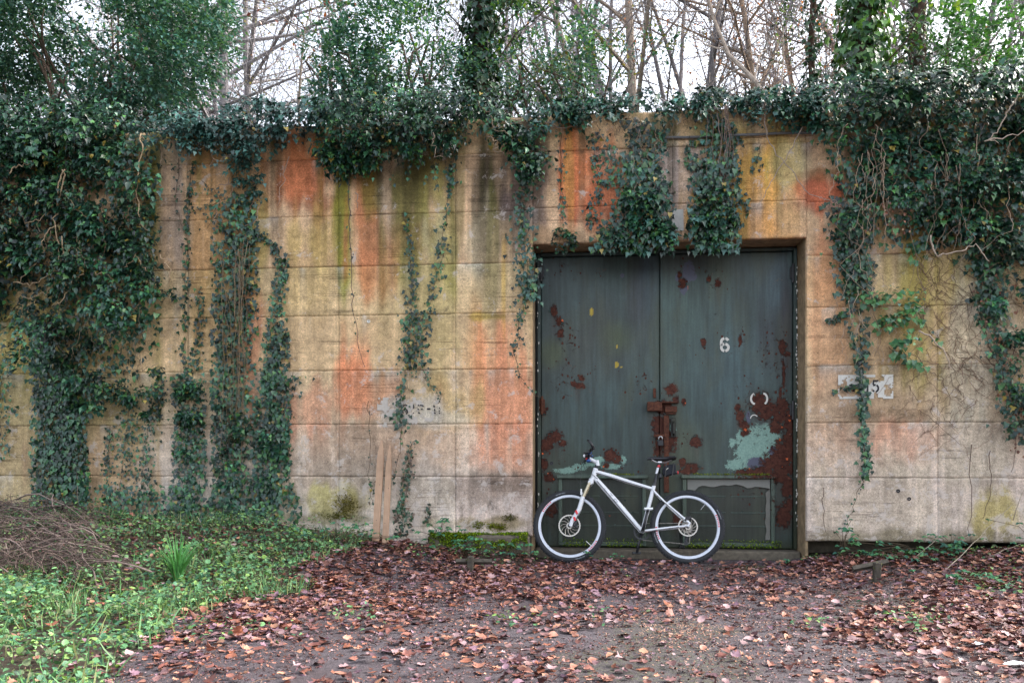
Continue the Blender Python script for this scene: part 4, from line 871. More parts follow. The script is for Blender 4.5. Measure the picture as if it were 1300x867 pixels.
# 6 right hand curtain
v = Ivy('deep ivy curtain draping the whole right end of the wall', 'ivy', P(1200, 150), size=.056)
v.clumps([(1040, 105), (1120, 100), (1220, 95), (1360, 80), (1360, 130), (1200, 130), (1050, 140)], 60, 60, (.10, .2), -.15, .4, up=.85)
v.clumps([(1050, 130), (1360, 110), (1360, 330), (1290, 320), (1200, 300), (1150, 285), (1080, 290), (1055, 220)], 92, 62, (.07, .17), .03, .32)
v.sheet([(1050, 130), (1360, 120), (1360, 350), (1270, 330), (1200, 310), (1120, 300), (1070, 290)], 3000, .0, .18)
v.clumps([(1250, 300), (1360, 290), (1360, 600), (1300, 560), (1275, 480), (1262, 400)], 34, 55, (.08, .16), .03, .25)
v.strand([(1245, 300), (1262, 400), (1275, 480), (1300, 560)], 420, 10, .01, .15); v.sheet([(1230, 320), (1262, 320), (1275, 420), (1262, 420)], 160)
for k in range(38):
    x = rng.uniform(1060, 1310); y = rng.uniform(150, 260); l = rng.uniform(50, 150); v.stem([(x, y), (x + rng.normal(0, 8), y + l * .4), (x + rng.normal(0, 14), y + l * .7), (x + rng.normal(0, 16), y + l)], .003, rng.uniform(.2, .36), np.array([.26, .19, .14]) * rng.uniform(.5, 1.5), .012)
for pts in ([(1295, 118), (1280, 140), (1268, 165), (1254, 178), (1266, 180)], [(1180, 300), (1190, 325), (1215, 320), (1240, 310), (1255, 335)], [(1170, 420), (1195, 440), (1210, 470)], [(1250, 180), (1300, 168)]): v.stem(pts, .008, .36, (.36, .29, .23), .008)
v.done([IVY, IVY3], 290)
v = Ivy('long narrow ivy strand trailing past the painted number right of the door', 'ivy', P(1098, 300), size=.056)
v.strand([(1068, 250), (1075, 310), (1085, 360), (1092, 420), (1093, 470), (1096, 520), (1099, 575), (1098, 605)], 520, [14, 13, 12, 8, 3.5, 3.5, 4, 3], .0, .10); v.sheet([(1058, 270), (1110, 280), (1110, 380), (1062, 380)], 380, .0, .14)
v.strand([(1048, 408), (1060, 405), (1070, 395)], 26, 4); v.strand([(1090, 490), (1075, 492), (1056, 497)], 16, 2); v.strand([(1098, 590), (1092, 620), (1082, 650), (1070, 668)], 22, 2, size=.03)
v.twigs([(1070, 280), (1110, 280), (1110, 420), (1075, 420)], 22, .003, .08, .16, (30, 70), (.3, .23, .17)); v.done([IVY, IVY3], 60)
BR = [lin(74, 122, 66), lin(58, 104, 68), lin(92, 138, 84), lin(48, 88, 62), lin(76, 118, 92), lin(64, 108, 60)]
v = Ivy('bright green broad leaved ivy spray on the wall right of the door', 'ivy', P(1140, 360), size=.062, greens=BR)
v.clumps([(1100, 355), (1140, 360), (1165, 385), (1175, 430), (1140, 445), (1110, 420), (1100, 385)], 16, 13, (.06, .15), .02, .16); v.strand([(1130, 440), (1160, 460), (1185, 470)], 20, 9, .02, .12, .07); v.strand([(1160, 390), (1180, 420), (1195, 440)], 10, 5, .02, .1, .05); v.strand([(1180, 300), (1155, 330)], 12, 8, .02, .1, .06)
for pts in ([(1145, 445), (1175, 460), (1210, 470), (1240, 482)], [(1210, 455), (1225, 480), (1215, 500)], [(1105, 380), (1120, 430), (1110, 455)], [(1160, 320), (1175, 380), (1165, 430)]): v.stem(pts, .004, .08, (.2, .14, .1), .012)
v.done([IVY, IVY, ROUND], 140)
v = Ivy('bare brown creeper roots netted over pale concrete at right', 'creeper', P(1230, 450), size=.032, greens=[lin(110, 66, 46), lin(130, 84, 60), lin(60, 90, 58)], name='bare_creeper')
for k in range(90):
    x = rng.uniform(1165, 1285); y = rng.uniform(310, 520); a = rng.normal(0, 1.0); l = rng.uniform(25, 85); v.stem([(x, y), (x + l * .4 * sin(a), y + l * .35), (x + l * .8 * sin(a + .6), y + l * .65), (x + l * sin(a) * .9, y + l)], .0025, .012, np.array([.13, .085, .06]) * rng.uniform(.6, 2), .014)
for pts in ([(1232, 360), (1250, 420), (1270, 480), (1295, 560)], [(1290, 440), (1280, 480), (1292, 540), (1285, 600)], [(1255, 570), (1258, 620), (1248, 660)], [(1232, 565), (1232, 690)], [(1045, 620), (1047, 672)]): v.stem(pts, .004, .02, (.10, .07, .055), .012)
v.sheet([(1225, 300), (1300, 330), (1310, 560), (1280, 540), (1255, 420)], 150, .0, .1); v.sheet([(1060, 255), (1180, 255), (1180, 300), (1080, 300)], 60, .1, .3); v.sheet([(1265, 440), (1300, 480), (1310, 580), (1280, 560)], 70, .0, .1); v.done([DEAD[0], DEAD[1]])

# ------------------------------------------------------------------ terrain and woodland above the wall
def bank(x, y): return WT - .05 + .06 * np.maximum(y - .6, 0) + .15 * (noise(x * .7, y * .7, 2, 3) - .5) * sm(.6, 2, y)
xs = np.concatenate([np.linspace(-60, -12, 8)[:-1], np.linspace(-12, 10, 60), np.linspace(10, 60, 8)[1:]]); ys = np.concatenate([np.linspace(.62, 6, 16)[:-1], np.linspace(6, 70, 20)])
link('hillside', sheet(xs, ys, bank), M_soil)['kind'] = 'structure'
def grow(mb, ends, p, d, L, r, lev, col, wob=.18, up=.05, kids=(5, 4, 3), spread=.8, minr=.0025):
    n = 7 if lev == 0 else (5 if lev == 1 else 4)
    pts = [Vector(p)]; dd = Vector(d).normalized(); seg = L / (n - 1)
    for i in range(n - 1):
        dd = (dd + Vector(rng.normal(0, wob, 3)) + Vector((0, 0, up))).normalized(); pts.append(pts[-1] + dd * seg)
    rad = [max(minr, r * (1 - .75 * i / (n - 1))) for i in range(n)]
    mb[min(lev, len(mb) - 1)].tube(pts, rad, 8 if lev == 0 else (5 if lev == 1 else 3), cap=False, col=col)
    if lev < len(kids):
        for k in range(kids[lev]):
            f = rng.uniform(.25, 1.0) if lev else rng.uniform(.15, 1.0); i = min(int(f * (n - 1)), n - 2); q = pts[i].lerp(pts[i + 1], f * (n - 1) - i)
            t = (pts[i + 1] - pts[i]).normalized(); s = Vector(rng.normal(0, 1, 3)); s = (s - t * s.dot(t)).normalized()
            nd = t * rng.uniform(.35, .9) + s * spread
            grow(mb, ends, q, nd, L * rng.uniform(.28, .5), max(minr, rad[i] * .5), lev + 1, col, wob * 1.2, up, kids, spread, minr)
    else: ends += pts[1:]
def tree(name, label, px, Y, h, r, col, lean=(0, 0), kids=(9, 5, 4), foliage=None, group=None, wob=.06, start=0, spread=.8, cat='tree'):
    x = PX(px, Y); z = float(bank(np.array(x), np.array(Y))) - .1 + start
    o = thing(name, label, cat, (x, Y, z), group=group); tr, br = MB(), MB(); ends = []
    grow([tr, br], ends, (0, 0, 0), (lean[0], lean[1], 1), h, r, 0, col, wob, .03, kids, spread)
    smooth_by_angle(tr.build('trunk', M_bark, o)); br.build('branches', M_bark, o)
    if foliage: foliage(o, np.array([tuple(e) for e in ends]))
    return o
def crown(greens, per, size, T=DIAM, spread=.12, m=None, frac=1., name='foliage'):
    def f(o, e):
        if frac < 1: e = e[rng.random(len(e)) < frac]
        p = np.repeat(e, per, 0); n = len(p)
        if not n: return
        p = p + rn(n, spread) + np.array(o.location); t = rn(n) + [0, 0, -.5]; nn = rn(n, .7) + [0, -.3, .7]
        scatter(name, T, p, t, nn, size * rng.uniform(.6, 1.3, n), ivcol(n, greens, .2), m or M_tree, o, 'stuff')
    return f
GREY = np.array([.185, .17, .175]); PALE_B = np.array([.29, .24, .20])  # bark tones lightened to put the woodland haze into the colour
OLV = [lin(92, 100, 60), lin(120, 122, 70), lin(140, 128, 56), lin(84, 92, 72)]
bare = [(718, 4.5, 6.5, .045), (750, 7, 8, .05), (776, 3.2, 5, .035), (838, 9, 10, .07), (852, 4, 6, .04), (872, 6, 7.5, .05), (925, 3.6, 5.5, .04), (940, 8, 9, .06), (1052, 5, 7, .05), (1188, 4, 6, .05), (1206, 8, 9, .075), (1238, 3.5, 6, .055), (1262, 6, 8, .06), (1290, 4.5, 7, .06), (30, 7, 8, .07), (340, 6, 7.5, .05), (690, 8, 9, .05)]
ORD = ['leftmost', 'second', 'third', 'fourth', 'fifth', 'sixth', 'seventh', 'eighth', 'ninth', 'tenth', 'eleventh', 'twelfth', 'thirteenth', 'fourteenth', 'fifteenth', 'sixteenth', 'rightmost']
ORDX = lambda i, n: ORD[0] if i == 0 else ('rightmost' if i == n - 1 else ORD[i] + ' from the left')
bare.sort()
for i, (px, Y, h, r) in enumerate(bare):
    tree('bare_tree', ('thicker' if r > .055 else 'slender') + ' leafless tree in the wood behind the wall top, ' + ORDX(i, len(bare)), px, Y, h, r, GREY * rng.uniform(.7, 1.5), (rng.normal(0, .16), rng.normal(0, .08)), (11, 6, 4), crown(OLV, 1, .035, frac=.16) if i % 2 else None, 'leafless trees behind the wall', .07)
tree('pale_tree', 'pale straight trunk rising behind the wall left of the ochre patch', 808, 3.0, 6.5, .075, PALE_B * 1.15, (.0, 0), (10, 6, 4), crown([lin(190, 180, 50), lin(150, 160, 60)], 1, .04, frac=.10), None, .025)
tree('forked_tree', 'dark forked tree with rising limbs above the door', 888, 2.6, 6, .06, GREY * .9, (.06, 0), (9, 6, 5), None, None, .05, spread=1.0)
tree('leaning_tree', 'bent thin tree with yellowing leaves leaning right behind wall', 765, 2.4, 5.5, .05, PALE_B * .9, (-.28, .1), (9, 6, 4), crown([lin(190, 186, 50), lin(160, 168, 60)], 1, .05, frac=.2), None, .05)
for i, (px, Y) in enumerate(sorted(((655, 2.2), (735, 1.8), (825, 4.2), (905, 2.8), (935, 1.9), (1060, 2.4), (1135, 3.2), (1200, 2.2), (1275, 2.4), (315, 2.6), (355, 3.2), (540, 3.0)))):
    o = thing('bare_shrub', 'thin many stemmed bare shrub on the bank above the wall, ' + ORDX(i, 12), 'shrub', (PX(px, Y), Y, float(bank(np.array(PX(px, Y)), np.array(Y))) - .05), group='bare shrubs above the wall'); br = MB(); ends = []; c_ = np.array([.20, .185, .185]) * rng.uniform(.6, 1.3)
    for k in range(4): grow([br, br], ends, (rng.normal(0, .15), rng.normal(0, .15), 0), (rng.normal(0, .38), rng.normal(0, .2), 1), rng.uniform(1.6, 3.4), .014, 0, c_, .09, .02, (8, 4, 2), .9, .0028)
    br.build('branches', M_bark, o)
    if i % 3 == 0: crown(OLV + [lin(130, 90, 60)], 1, .035, frac=.14)(o, np.array([tuple(e) for e in ends]))
# brown thicket
for px, Y, lab in ((975, 2.6, 'dense brown thicket of fine bare twigs right of centre'), (1010, 4.5, 'rusty leaved beech thicket behind the right ivy trunk')):
    tree('twig_thicket', lab, px, Y, 4.6, .05, np.array([.30, .22, .165]), (.05, .1), (20, 9, 6), crown([lin(150, 92, 56), lin(176, 110, 66), lin(120, 84, 56)], 1, .05, frac=.22 if px < 1000 else .5), None, .06, spread=.9)
tree('dead_branch_tree', 'tan dead limb curving up from the ivy right of centre', 1000, .9, 2.6, .035, PALE_B * 1.4, (-.35, 0), (7, 4, 3), None, None, .14)
tree('red_shrub', 'shrub with withered reddish leaves above the wall left of centre', 388, 2.2, 2.6, .03, PALE_B * .8, (0, 0), (10, 6, 3), crown([lin(120, 66, 58), lin(104, 58, 50), lin(140, 84, 66)], 1, .055, SMALL, frac=.55), None, .1, cat='shrub')
# grey green conifers at left
CON = [lin(96, 104, 84), lin(116, 118, 90), lin(82, 92, 76), lin(136, 128, 84)]
for px, Y, lab in ((285, 5.0, 'grey green conifer with drooping sprays left of the sky gap'), (318, 7.5, 'taller pale conifer behind the drooping grey one'), (232, 6, 'conifer mostly hidden behind the evergreen ivy bush')):
    tree('conifer', lab, px, Y, 8.5, .10, GREY * 1.1, (0, 0), (34, 6, 2), crown(CON, 3, .06, DIAM, .10, frac=.75), None, .02, spread=1.3)
# ivy clad trunks
def ivy_trunk(label, px, Y, h, r, thick, n, greens, size, lean=(0, 0), sprays=6):
    x = PX(px, Y); z = float(bank(np.array(x), np.array(Y))) - .15
    o = thing('ivy_clad_tree', label, 'tree', (x, Y, z)); mb = MB(); pts = [(lean[0] * i * h / 9 + .03 * sin(i * 1.3), lean[1] * i * h / 9, h * i / 9) for i in range(10)]
    mb.tube(pts, list(np.linspace(r * 1.15, r * .7, 10)), 10, col=(.10, .065, .05)); smooth_by_angle(mb.build('trunk', M_bark, o))
    u = rng.uniform(.02, 1, n); a = rng.uniform(0, 2 * pi, n); rr = (r + thick * (rng.random(n) ** 1.3)) * (.6 + .8 * noise(u * h * 2.5, a * .8, 2, int(px)))
    rr = np.maximum(rr, r * .8)
    pp = np.array(pts); base = np.stack([np.interp(u * 9, range(10), pp[:, k]) for k in range(3)], 1)
    d = np.stack([np.cos(a), np.sin(a), 0 * a], 1); p = base + d * rr[:, None] + np.array(o.location)
    t = d * .4 + [0, 0, -1] + rn(n, .35); nn = d + [0, 0, .4] + rn(n, .3)
    scatter('ivy_leaves', [IVY, IVY3], p, t, nn, size * rng.uniform(.6, 1.3, n), ivcol(n, greens), M_tree, o, 'stuff')
    br = MB(); ends = []
    for k in range(sprays): grow([br, br], ends, Vector(pts[rng.integers(1, 9)]), (rng.normal(), rng.normal() * .6, .4), rng.uniform(.5, 1.3), .012, 1, (.09, .065, .05), .2, .02, (0, 4, 3))
    if sprays:
        br.build('side_branches', M_bark, o); crown(greens + [lin(110, 140, 50)], 4, size * .8, SMALL, .07)(o, np.array([tuple(e) for e in ends]))
    return o
DKG = [lin(34, 66, 50), lin(28, 54, 42), lin(46, 80, 56), lin(60, 92, 54)]
ivy_trunk('dark ivy clad trunk standing above the wall centre', 612, 1.0, 3.2, .10, .16, 2600, DKG, .075, (0, 0), 10)
ivy_trunk('ivy clad trunk with bright side leaves above the right curtain', 1098, .9, 3.4, .10, .24, 3000, DKG[2:] + [lin(86, 126, 60), lin(70, 112, 62)], .085, (.0, 0), 10)
ivy_trunk('slimmer ivy wrapped trunk right of the bright leaved one', 1163, 2.4, 5, .10, .10, 1600, DKG, .07, (.02, 0), 4)
ivy_trunk('thin stem wrapped in ivy between thicket and right trunk', 1036, 1.8, 3.6, .04, .10, 700, DKG, .06, (-.02, 0), 3)
# evergreen ivy bushes on the wall top
def bush(label, px, py, Y, rx, ry, rz, n, size, greens, T, limbs=14, name='evergreen_bush', holes=.44):
    c = P(px, py, Y); x, z0 = c[0], WT - .1
    o = thing(name, label, 'shrub', (x, Y, z0)); mb = MB()
    for k in range(limbs):
        d = rn(1)[0] * [1, .8, .6]; d[2] = abs(d[2]) * .7; e = c + d / np.linalg.norm(d) * [rx * .8, ry * .8, rz * .8] * rng.uniform(.5, 1); s = np.array([x + rng.normal(0, .35), Y + .1, z0])
        m = (s + e) / 2 + rn(1, .2)[0] + [0, 0, .25]; q = (m + e) / 2 + rn(1, .12)[0]; mb.tube([s - o.location, m - o.location, q - o.location, e - o.location], [.022, .015, .010, .004], 6, col=(.13, .095, .075))
    if limbs: mb.build('limbs', M_bark, o, True)
    # leaf clusters: many shoots, each with its own few leaves
    ns = n // 14; d = rn(ns * 2); d /= np.linalg.norm(d, axis=1, keepdims=True); rad = rng.uniform(.35, 1.05, len(d)) ** .6
    s = c + d * rad[:, None] * [rx, ry, rz]
    keep = noise(s[:, 0] * 2.1 + s[:, 1], s[:, 2] * 2.1, 2, int(px)) > holes; s = s[keep][:ns]; d = d[keep][:ns]
    k = np.repeat(np.arange(len(s)), 14); m = len(k); dd = d[k] * [1, 1, .6] + [0, -.25, .45] + rn(m, .5); dd /= np.linalg.norm(dd, axis=1, keepdims=True)
    p = s[k] + dd * rng.uniform(.02, .17, m)[:, None]; t = dd * .8 + [0, 0, -.3] + rn(m, .3); nn = np.array([0, -.35, .9]) + rn(m, .35)
    scatter('foliage', T, p, t, nn, size * rng.uniform(.6, 1.25, m), ivcol(m, greens, .2), M_tree, o, 'stuff')
    return o
EV = [lin(70, 112, 100), lin(56, 100, 92), lin(88, 130, 122), lin(48, 86, 80), lin(84, 124, 92)]
bush('large evergreen ivy bush billowing over the upper left corner', 100, 40, .9, 1.8, 1.0, 1.3, 42000, .056, EV, [OVAL, SMALL], 22, holes=.38)
bush('smaller evergreen growth at the extreme upper left edge', -40, 60, 1.2, 1.1, .9, 1.3, 15000, .056, EV, [OVAL, SMALL], 8)
bush('leafy ivy shrub with open sprays left of the central trunk', 500, 75, .9, .95, .7, .8, 8500, .05, EV + [lin(92, 132, 62)], [OVAL, SMALL], 14, holes=.47)
bush('loose ivy spray crown right of the central dark trunk', 690, 70, 1.1, .75, .6, .75, 3800, .05, EV + [lin(92, 132, 62)], [OVAL, SMALL], 10, holes=.5)
bush('small ivy shrub topping the wall beside the red shrub', 430, 100, .6, .45, .4, .55, 3200, .055, EV, [OVAL, SMALL], 6)
bush('bright leaved bush above the top right corner', 1285, 60, 1.2, .8, .7, .9, 6500, .06, [lin(66, 116, 62), lin(80, 130, 70), lin(54, 96, 64)], [OVAL, SMALL], 10, holes=.5)
bush('low leafy tangle behind the wall top at the right', 1200, 90, 1.6, .7, .5, .5, 2600, .05, EV, [SMALL], 8, holes=.5)
bush('low twiggy growth along the wall top over the door', 800, 105, 1.2, 1.2, .5, .4, 1800, .045, OLV + EV, [SMALL], 0, holes=.55)
# far wood that reads as one mass
fw = MB(); ends = []
for k in range(42):
    Y = rng.uniform(10, 34); px = rng.uniform(-150, 1450)
    if 340 < px < 400: continue
    x = PX(px, Y); z = float(bank(np.array(x), np.array(Y))); c_ = GREY * rng.uniform(.8, 2.0) * [1.05, 1, 1.02]  # far trunks paler still, haze painted as bark colour
    grow([fw, fw], ends, (x, Y, z), (rng.normal(0, .12), rng.normal(0, .05), 1), rng.uniform(11, 17), rng.uniform(.08, .17), 0, c_, .06, .03, (12, 6, 5), .9, .007)
fw.build('distant_wood', M_bark)
e = np.array([tuple(q) for q in ends]); e = e[rng.random(len(e)) < .22]; n = len(e)
scatter('distant_foliage', DIAM, e + rn(n, .2), rn(n), rn(n) + [0, 0, .6], .13 * rng.uniform(.6, 1.3, n), ivcol(n, OLV + CON + [lin(150, 110, 70)], .2), M_tree, None, 'stuff')
tag(bpy.data.objects['distant_wood'], kind='stuff')

# ------------------------------------------------------------------ bicycle
BA = radians(11); BY = -.17
bx = float(ray(797, 600)[0] / ray(797, 600)[1] * (D + BY))
bike = thing('bicycle', 'white hardtail mountain bike leaning against the rusty steel door', 'bicycle', (bx, BY, 0), (-BA, 0, 0))
bike.location.z = float(ground(np.array(bx), np.array(BY))) + .0
BZ = bike.location.z
def BP(cx, cy, y=0.0):
    """bike point from its position in an enlarged view of the photograph"""
    px, py = cx / 4.685 + 665, cy / 4.685 + 540; r = ray(px, py)
    t = (BY + tan(BA) * (H - BZ) + D) / (r[1] - tan(BA) * r[2]); p = CAM + r * t
    return Vector((p[0] - bx, y, (p[2] - BZ) / cos(BA)))
WR = .356; WK = WR / .343
FH = BP(272, 602); FH.z = WR; RH = BP(973, 610); RH.z = WR
def wheel(hub, rotor_r, tint, mirror):
    w = bpy.data.objects.new('wheel', None); COL.objects.link(w); w.parent = bike; w.location = hub; w.empty_display_size = .1
    t = MB(); prof = [(WR - .026 + .027 * cos(a), .027 * sin(a)) for a in np.linspace(0, 2 * pi, 14, endpoint=False)]; t.lathe(prof, n=72)
    for i in range(64):
        a = 2 * pi * i / 64
        for yy, rr, ww in ((-.018, WR - .006, .014), (.0, WR + .0, .014), (.018, WR - .006, .014), (-.026, WR - .018, .010), (.026, WR - .018, .010)):
            aa = a + (pi / 64 if abs(yy) > .01 and abs(yy) < .02 else 0); M = Matrix.Rotation(-aa, 3, 'Y')
            t.box((rr * cos(aa), yy, rr * sin(aa)), (.009, .012, ww), M)
    smooth_by_angle(t.build('tyre', M_rubber, w), 35)
    r = MB(); r.lathe([(a * WK, b) for a, b in ((.299, -.0135), (.302, -.011), (.302, .011), (.299, .0135), (.276, .0125), (.270, .006), (.270, -.006), (.276, -.0125))], n=72); smooth_by_angle(r.build('rim', M_rim, w), 40)
    h = MB(); h.lathe([(.001, -.06), (.012, -.06), (.014, -.045), (.030, -.036), (.030, -.030), (.016, -.022), (.016, .022), (.030, .028), (.030, .034), (.014, .042), (.012, .06), (.001, .06)], n=20, closed=False); smooth_by_angle(h.build('hub', M_black, w), 40)
    s = MB()
    for i in range(32):
        a = 2 * pi * i / 32; sd_ = -1 if i % 2 else 1; off = (.35 if (i // 2) % 2 else -.35)
        s.tube([(.029 * cos(a + off * 3), sd_ * .032, .029 * sin(a + off * 3)), (.282 * cos(a), sd_ * .003, .282 * sin(a))], .0011, 4)
    s.build('spokes', M_black, w)
    d = MB(); d.lathe([(rotor_r, -.0455), (rotor_r, -.0435), (rotor_r - .011, -.0435), (rotor_r - .011, -.0455)], n=60)
    for i in range(12):
        a = 2 * pi * i / 12; d.tube([(.026 * cos(a), -.0445, .026 * sin(a)), ((rotor_r * .6) * cos(a + .32), -.0445, rotor_r * .6 * sin(a + .32)), ((rotor_r - .013) * cos(a + .62), -.0445, (rotor_r - .013) * sin(a + .62))], .0034, 4)
    for i in range(30):
        a = 2 * pi * i / 30; d.box(((rotor_r - .001) * cos(a), -.0445, (rotor_r - .001) * sin(a)), (.006, .0016, .010), Matrix.Rotation(-a, 3, 'Y'))
    d.lathe([(.03, -.046), (.03, -.043), (.018, -.043), (.018, -.046)], n=24); d.build('brake_rotor', M_rotor, w)
    l = MB()   # red rim lettering and pale tyre lettering as short printed marks
    for a0 in tint:
        for k in range(7):
            a = radians(a0) + (k - 3) * .062; M = Matrix.Rotation(-a, 3, 'Y'); l.box((.298 * cos(a), -.0142, .298 * sin(a)), (.012 if k % 2 else .015, .0012, .010), M)
    l.build('rim_lettering', M_red, w)
    l = MB()
    for a0 in (mirror, mirror + 178):
        for k in range(9):
            a = radians(a0) + (k - 4) * .034; l.box((.327 * cos(a), -.0272, .327 * sin(a)), (.010 if k % 3 else .006, .0012, .006), Matrix.Rotation(-a, 3, 'Y'))
    l.build('tyre_lettering', M_greyt, w)
    vs = MB(); a = radians(mirror + 30); vs.tube([(.282 * cos(a), 0, .282 * sin(a)), (.215 * cos(a), 0, .215 * sin(a))], .003, 6); vs.build('valve', M_alu, w)
    return w
wheel(FH, .106, (140, -40), -72); wheel(RH, .093, (12, 192), 22)
f = MB()
HT, HB = BP(428, 255), BP(410, 322); STT, BBp = BP(776, 352), BP(705, 628); STJ = BP(767, 385)
f.tube([HT, HB], [.024, .027], 14); f.tube([BP(432, 276), BP(520, 300), BP(640, 340), BP(768, 378)], [.020, .021, .020, .017], 12); f.tube([BP(420, 308), BP(560, 465), BP(700, 628)], [.024, .028, .024], 12)
f.tube([STT, BBp], [.0195, .0195], 12); f.tube([BBp + Vector((0, -.036, 0)), BBp + Vector((0, .036, 0))], .022, 14)
for s in (-1, 1):
    f.tube([STJ + Vector((0, s * .014, 0)), BP(830, 452, s * .034), RH + Vector((.010, s * .062, .035))], [.010, .010, .011], 8); f.tube([BBp + Vector((.012, s * .028, 0)), BP(850, 612, s * .045), RH + Vector((-.0, s * .062, .006))], [.012, .012, .011], 8)
    f.tube([RH + Vector((-.03, s * .062, .010)), RH + Vector((.004, s * .064, .0)), RH + Vector((.018, s * .062, .040))], [.010, .014, .010], 8)
fo = smooth_by_angle(f.build('frame', M_white, bike), 50)
def along(p, q, f0, f1, off, ht, lines, m, name, par, y):
    """small printed letters laid along a tube"""
    d = (q - p).normalized(); n = Vector((-d.z, 0, d.x)); mb = MB(); k = len(lines)
    for i, L in enumerate(lines):
        o = p.lerp(q, f0 + (f1 - f0) * i / k); w = (q - p).length * (f1 - f0) / k * .62
        for ln in L:
            for (a, b), (c_, e_) in zip(ln[:-1], ln[1:]):
                A = o + d * a * w + n * ((.5 - b) * ht + off); B = o + d * c_ * w + n * ((.5 - e_) * ht + off); mb.tube([(A.x, y, A.z), (B.x, y, B.z)], .0016, 4)
    return mb.build(name, m, par)
LT = {'L': [[(0, 0), (0, 1), (.9, 1)]], 'T': [[(0, 0), (1, 0)], [(.5, 0), (.5, 1)]], 'D': [[(0, 0), (0, 1), (.6, 1), (1, .6), (1, .4), (.6, 0), (0, 0)]]}
along(BP(420, 308), BP(700, 628), .22, .52, .004, .020, [LT['L'], LT['T'], LT['D']], M_greyt, 'tube_lettering', fo, -.0285)
st = MB(); st.tube([BP(430, 284, -.0215), BP(760, 384, -.019)], .0028, 5); st.tube([BP(436, 332, -.026), BP(690, 632, -.026)], .003, 5); st.tube([BP(790, 420, -.030), BP(940, 560, -.070)], .0025, 5); st.tube([BP(760, 628, -.052), BP(920, 606, -.066)], .0022, 5); st.build('cable', M_black, fo)
fk = MB(); 
for s in (-1, 1):
    y = s * .062; fk.tube([FH + Vector((.010, y, -.008)), FH + Vector((.022, y, .04)), BP(330, 500, y), BP(352, 428, y)], [.017, .019, .021, .022], 12)
fk.tube([BP(395, 345, -.075), BP(392, 340, 0), BP(395, 345, .075)], .022, 12); fk.tube([BP(404, 318), BP(398, 345)], .028, 12); fk.tube([BP(352, 432, -.062), BP(345, 405, -.03), BP(340, 395, 0), BP(345, 405, .03), BP(352, 432, .062)], .012, 8)
fk.tube([BP(340, 418, -.085), BP(342, 385, -.085)], .008, 8)
fk = smooth_by_angle(fk.build('fork', M_white, bike), 50)
s_ = MB()
for s in (-1, 1): s_.tube([BP(350, 438, s * .062), BP(392, 345, s * .062)], .0165, 12)
smooth_by_angle(s_.build('stanchion', M_gold, fk))
dcl = MB(); 
for c_ in ((303, 560), (314, 522)):
    p = BP(*c_, -.081); M = Matrix.Rotation(-radians(22), 3, 'Y'); dcl.box(p, (.022, .006, .040), M, .003)
dcl.build('fork_decal', M_red, fk)
cal = MB(); cal.box(FH + Vector((.055, -.052, .02)), (.03, .03, .06), Matrix.Rotation(.5, 3, 'Y'), .006); cal.box(FH + Vector((.068, -.05, -.01)), (.025, .025, .03), None, .005); cal.build('brake_caliper', M_black, fk)
cal = MB(); cal.box(RH + Vector((.0, -.055, .075)), (.07, .03, .03), Matrix.Rotation(-.5, 3, 'Y'), .006); cal.tube([RH + Vector((-.02, -.055, .09)), RH + Vector((.05, -.06, .06))], .008, 6); cal.build('brake_caliper', M_black, bike)
# cockpit
sp = MB(); sp.tube([HT, BP(436, 232)], .0165, 12); sp.build('headset_spacer', M_black, bike, True)
stm = MB(); SB = BP(385, 195); stm.tube([BP(440, 240), BP(434, 208)], .021, 12); stm.tube([BP(436, 222), SB], [.019, .018], 10); smooth_by_angle(stm.build('stem', M_white, bike))
hbz = SB + Vector((0, 0, .004)); hpts = [hbz + Vector((.045, -.335, .030)), hbz + Vector((.020, -.22, .030)), hbz + Vector((.004, -.09, .022)), hbz + Vector((0, -.04, 0)), hbz + Vector((0, .04, 0)), hbz + Vector((.004, .09, .022)), hbz + Vector((.020, .22, .030)), hbz + Vector((.045, .335, .030))]
hbm = MB(); hbm.tube(hpts, .0135, 10); hbar = smooth_by_angle(hbm.build('handlebar', M_black, bike))
for s, mm in ((-1, M_black), (1, M_grip)):
    a = Vector((.022, s * .225, .030)); b = Vector((.046, s * .345, .030)); g = MB(); g.tube([hbz + a.lerp(b, k / 6) for k in range(7)], [.0165, .018, .0165, .018, .0165, .018, .017], 10); g.build('grip', mm, hbar, True)
    l = MB(); l.box(hbz + Vector((.0, s * .185, .024)), (.04, .035, .03), None, .006); l.tube([hbz + Vector((-.02, s * .17, .012)), hbz + Vector((-.045, s * .22, .0)), hbz + Vector((-.03, s * .31, -.002))], [.008, .007, .006], 6); l.build('brake_lever', M_black, hbar)
    e_ = MB(); e_.tube([hbz + b, hbz + b + Vector((-.03, s * .006, .055)), hbz + b + Vector((-.055, -s * .012, .078))], [.014, .013, .010], 8); e_.build('bar_end', M_black, hbar, True)
    cl = MB(); cl.lathe([(.02, -.008), (.02, .008), (.013, .008), (.013, -.008)], hbz + Vector((.012, s * .155, .024)), n=12); cl.build('clamp_ring', M_blue, hbar)
lt = MB(); lt.tube([hbz + Vector((-.035, -.06, .01)), hbz + Vector((.03, -.06, .018))], [.020, .016], 12); lt = lt.build('front_lamp', M_black, hbar, True)
le = MB(); le.lathe([(.001, 0), (.012, 0), (.017, .004)], (hbz.x - .037, hbz.y - .06, hbz.z + .01), n=12, closed=False); o = le.build('lens', M_lens, lt)
cm = MB(); cm.box(hbz + Vector((.02, .05, .032)), (.05, .04, .016), Matrix.Rotation(.2, 3, 'Y'), .005); cm.box(hbz + Vector((.0, .0, -.03)), (.04, .06, .03), None, .008); cm.build('bike_computer', M_blue, hbar)
rd = MB(); rd.box(hbz + Vector((-.022, -.025, -.012)), (.02, .03, .02), None, .004); rd.build('red_clip', M_red, hbar)
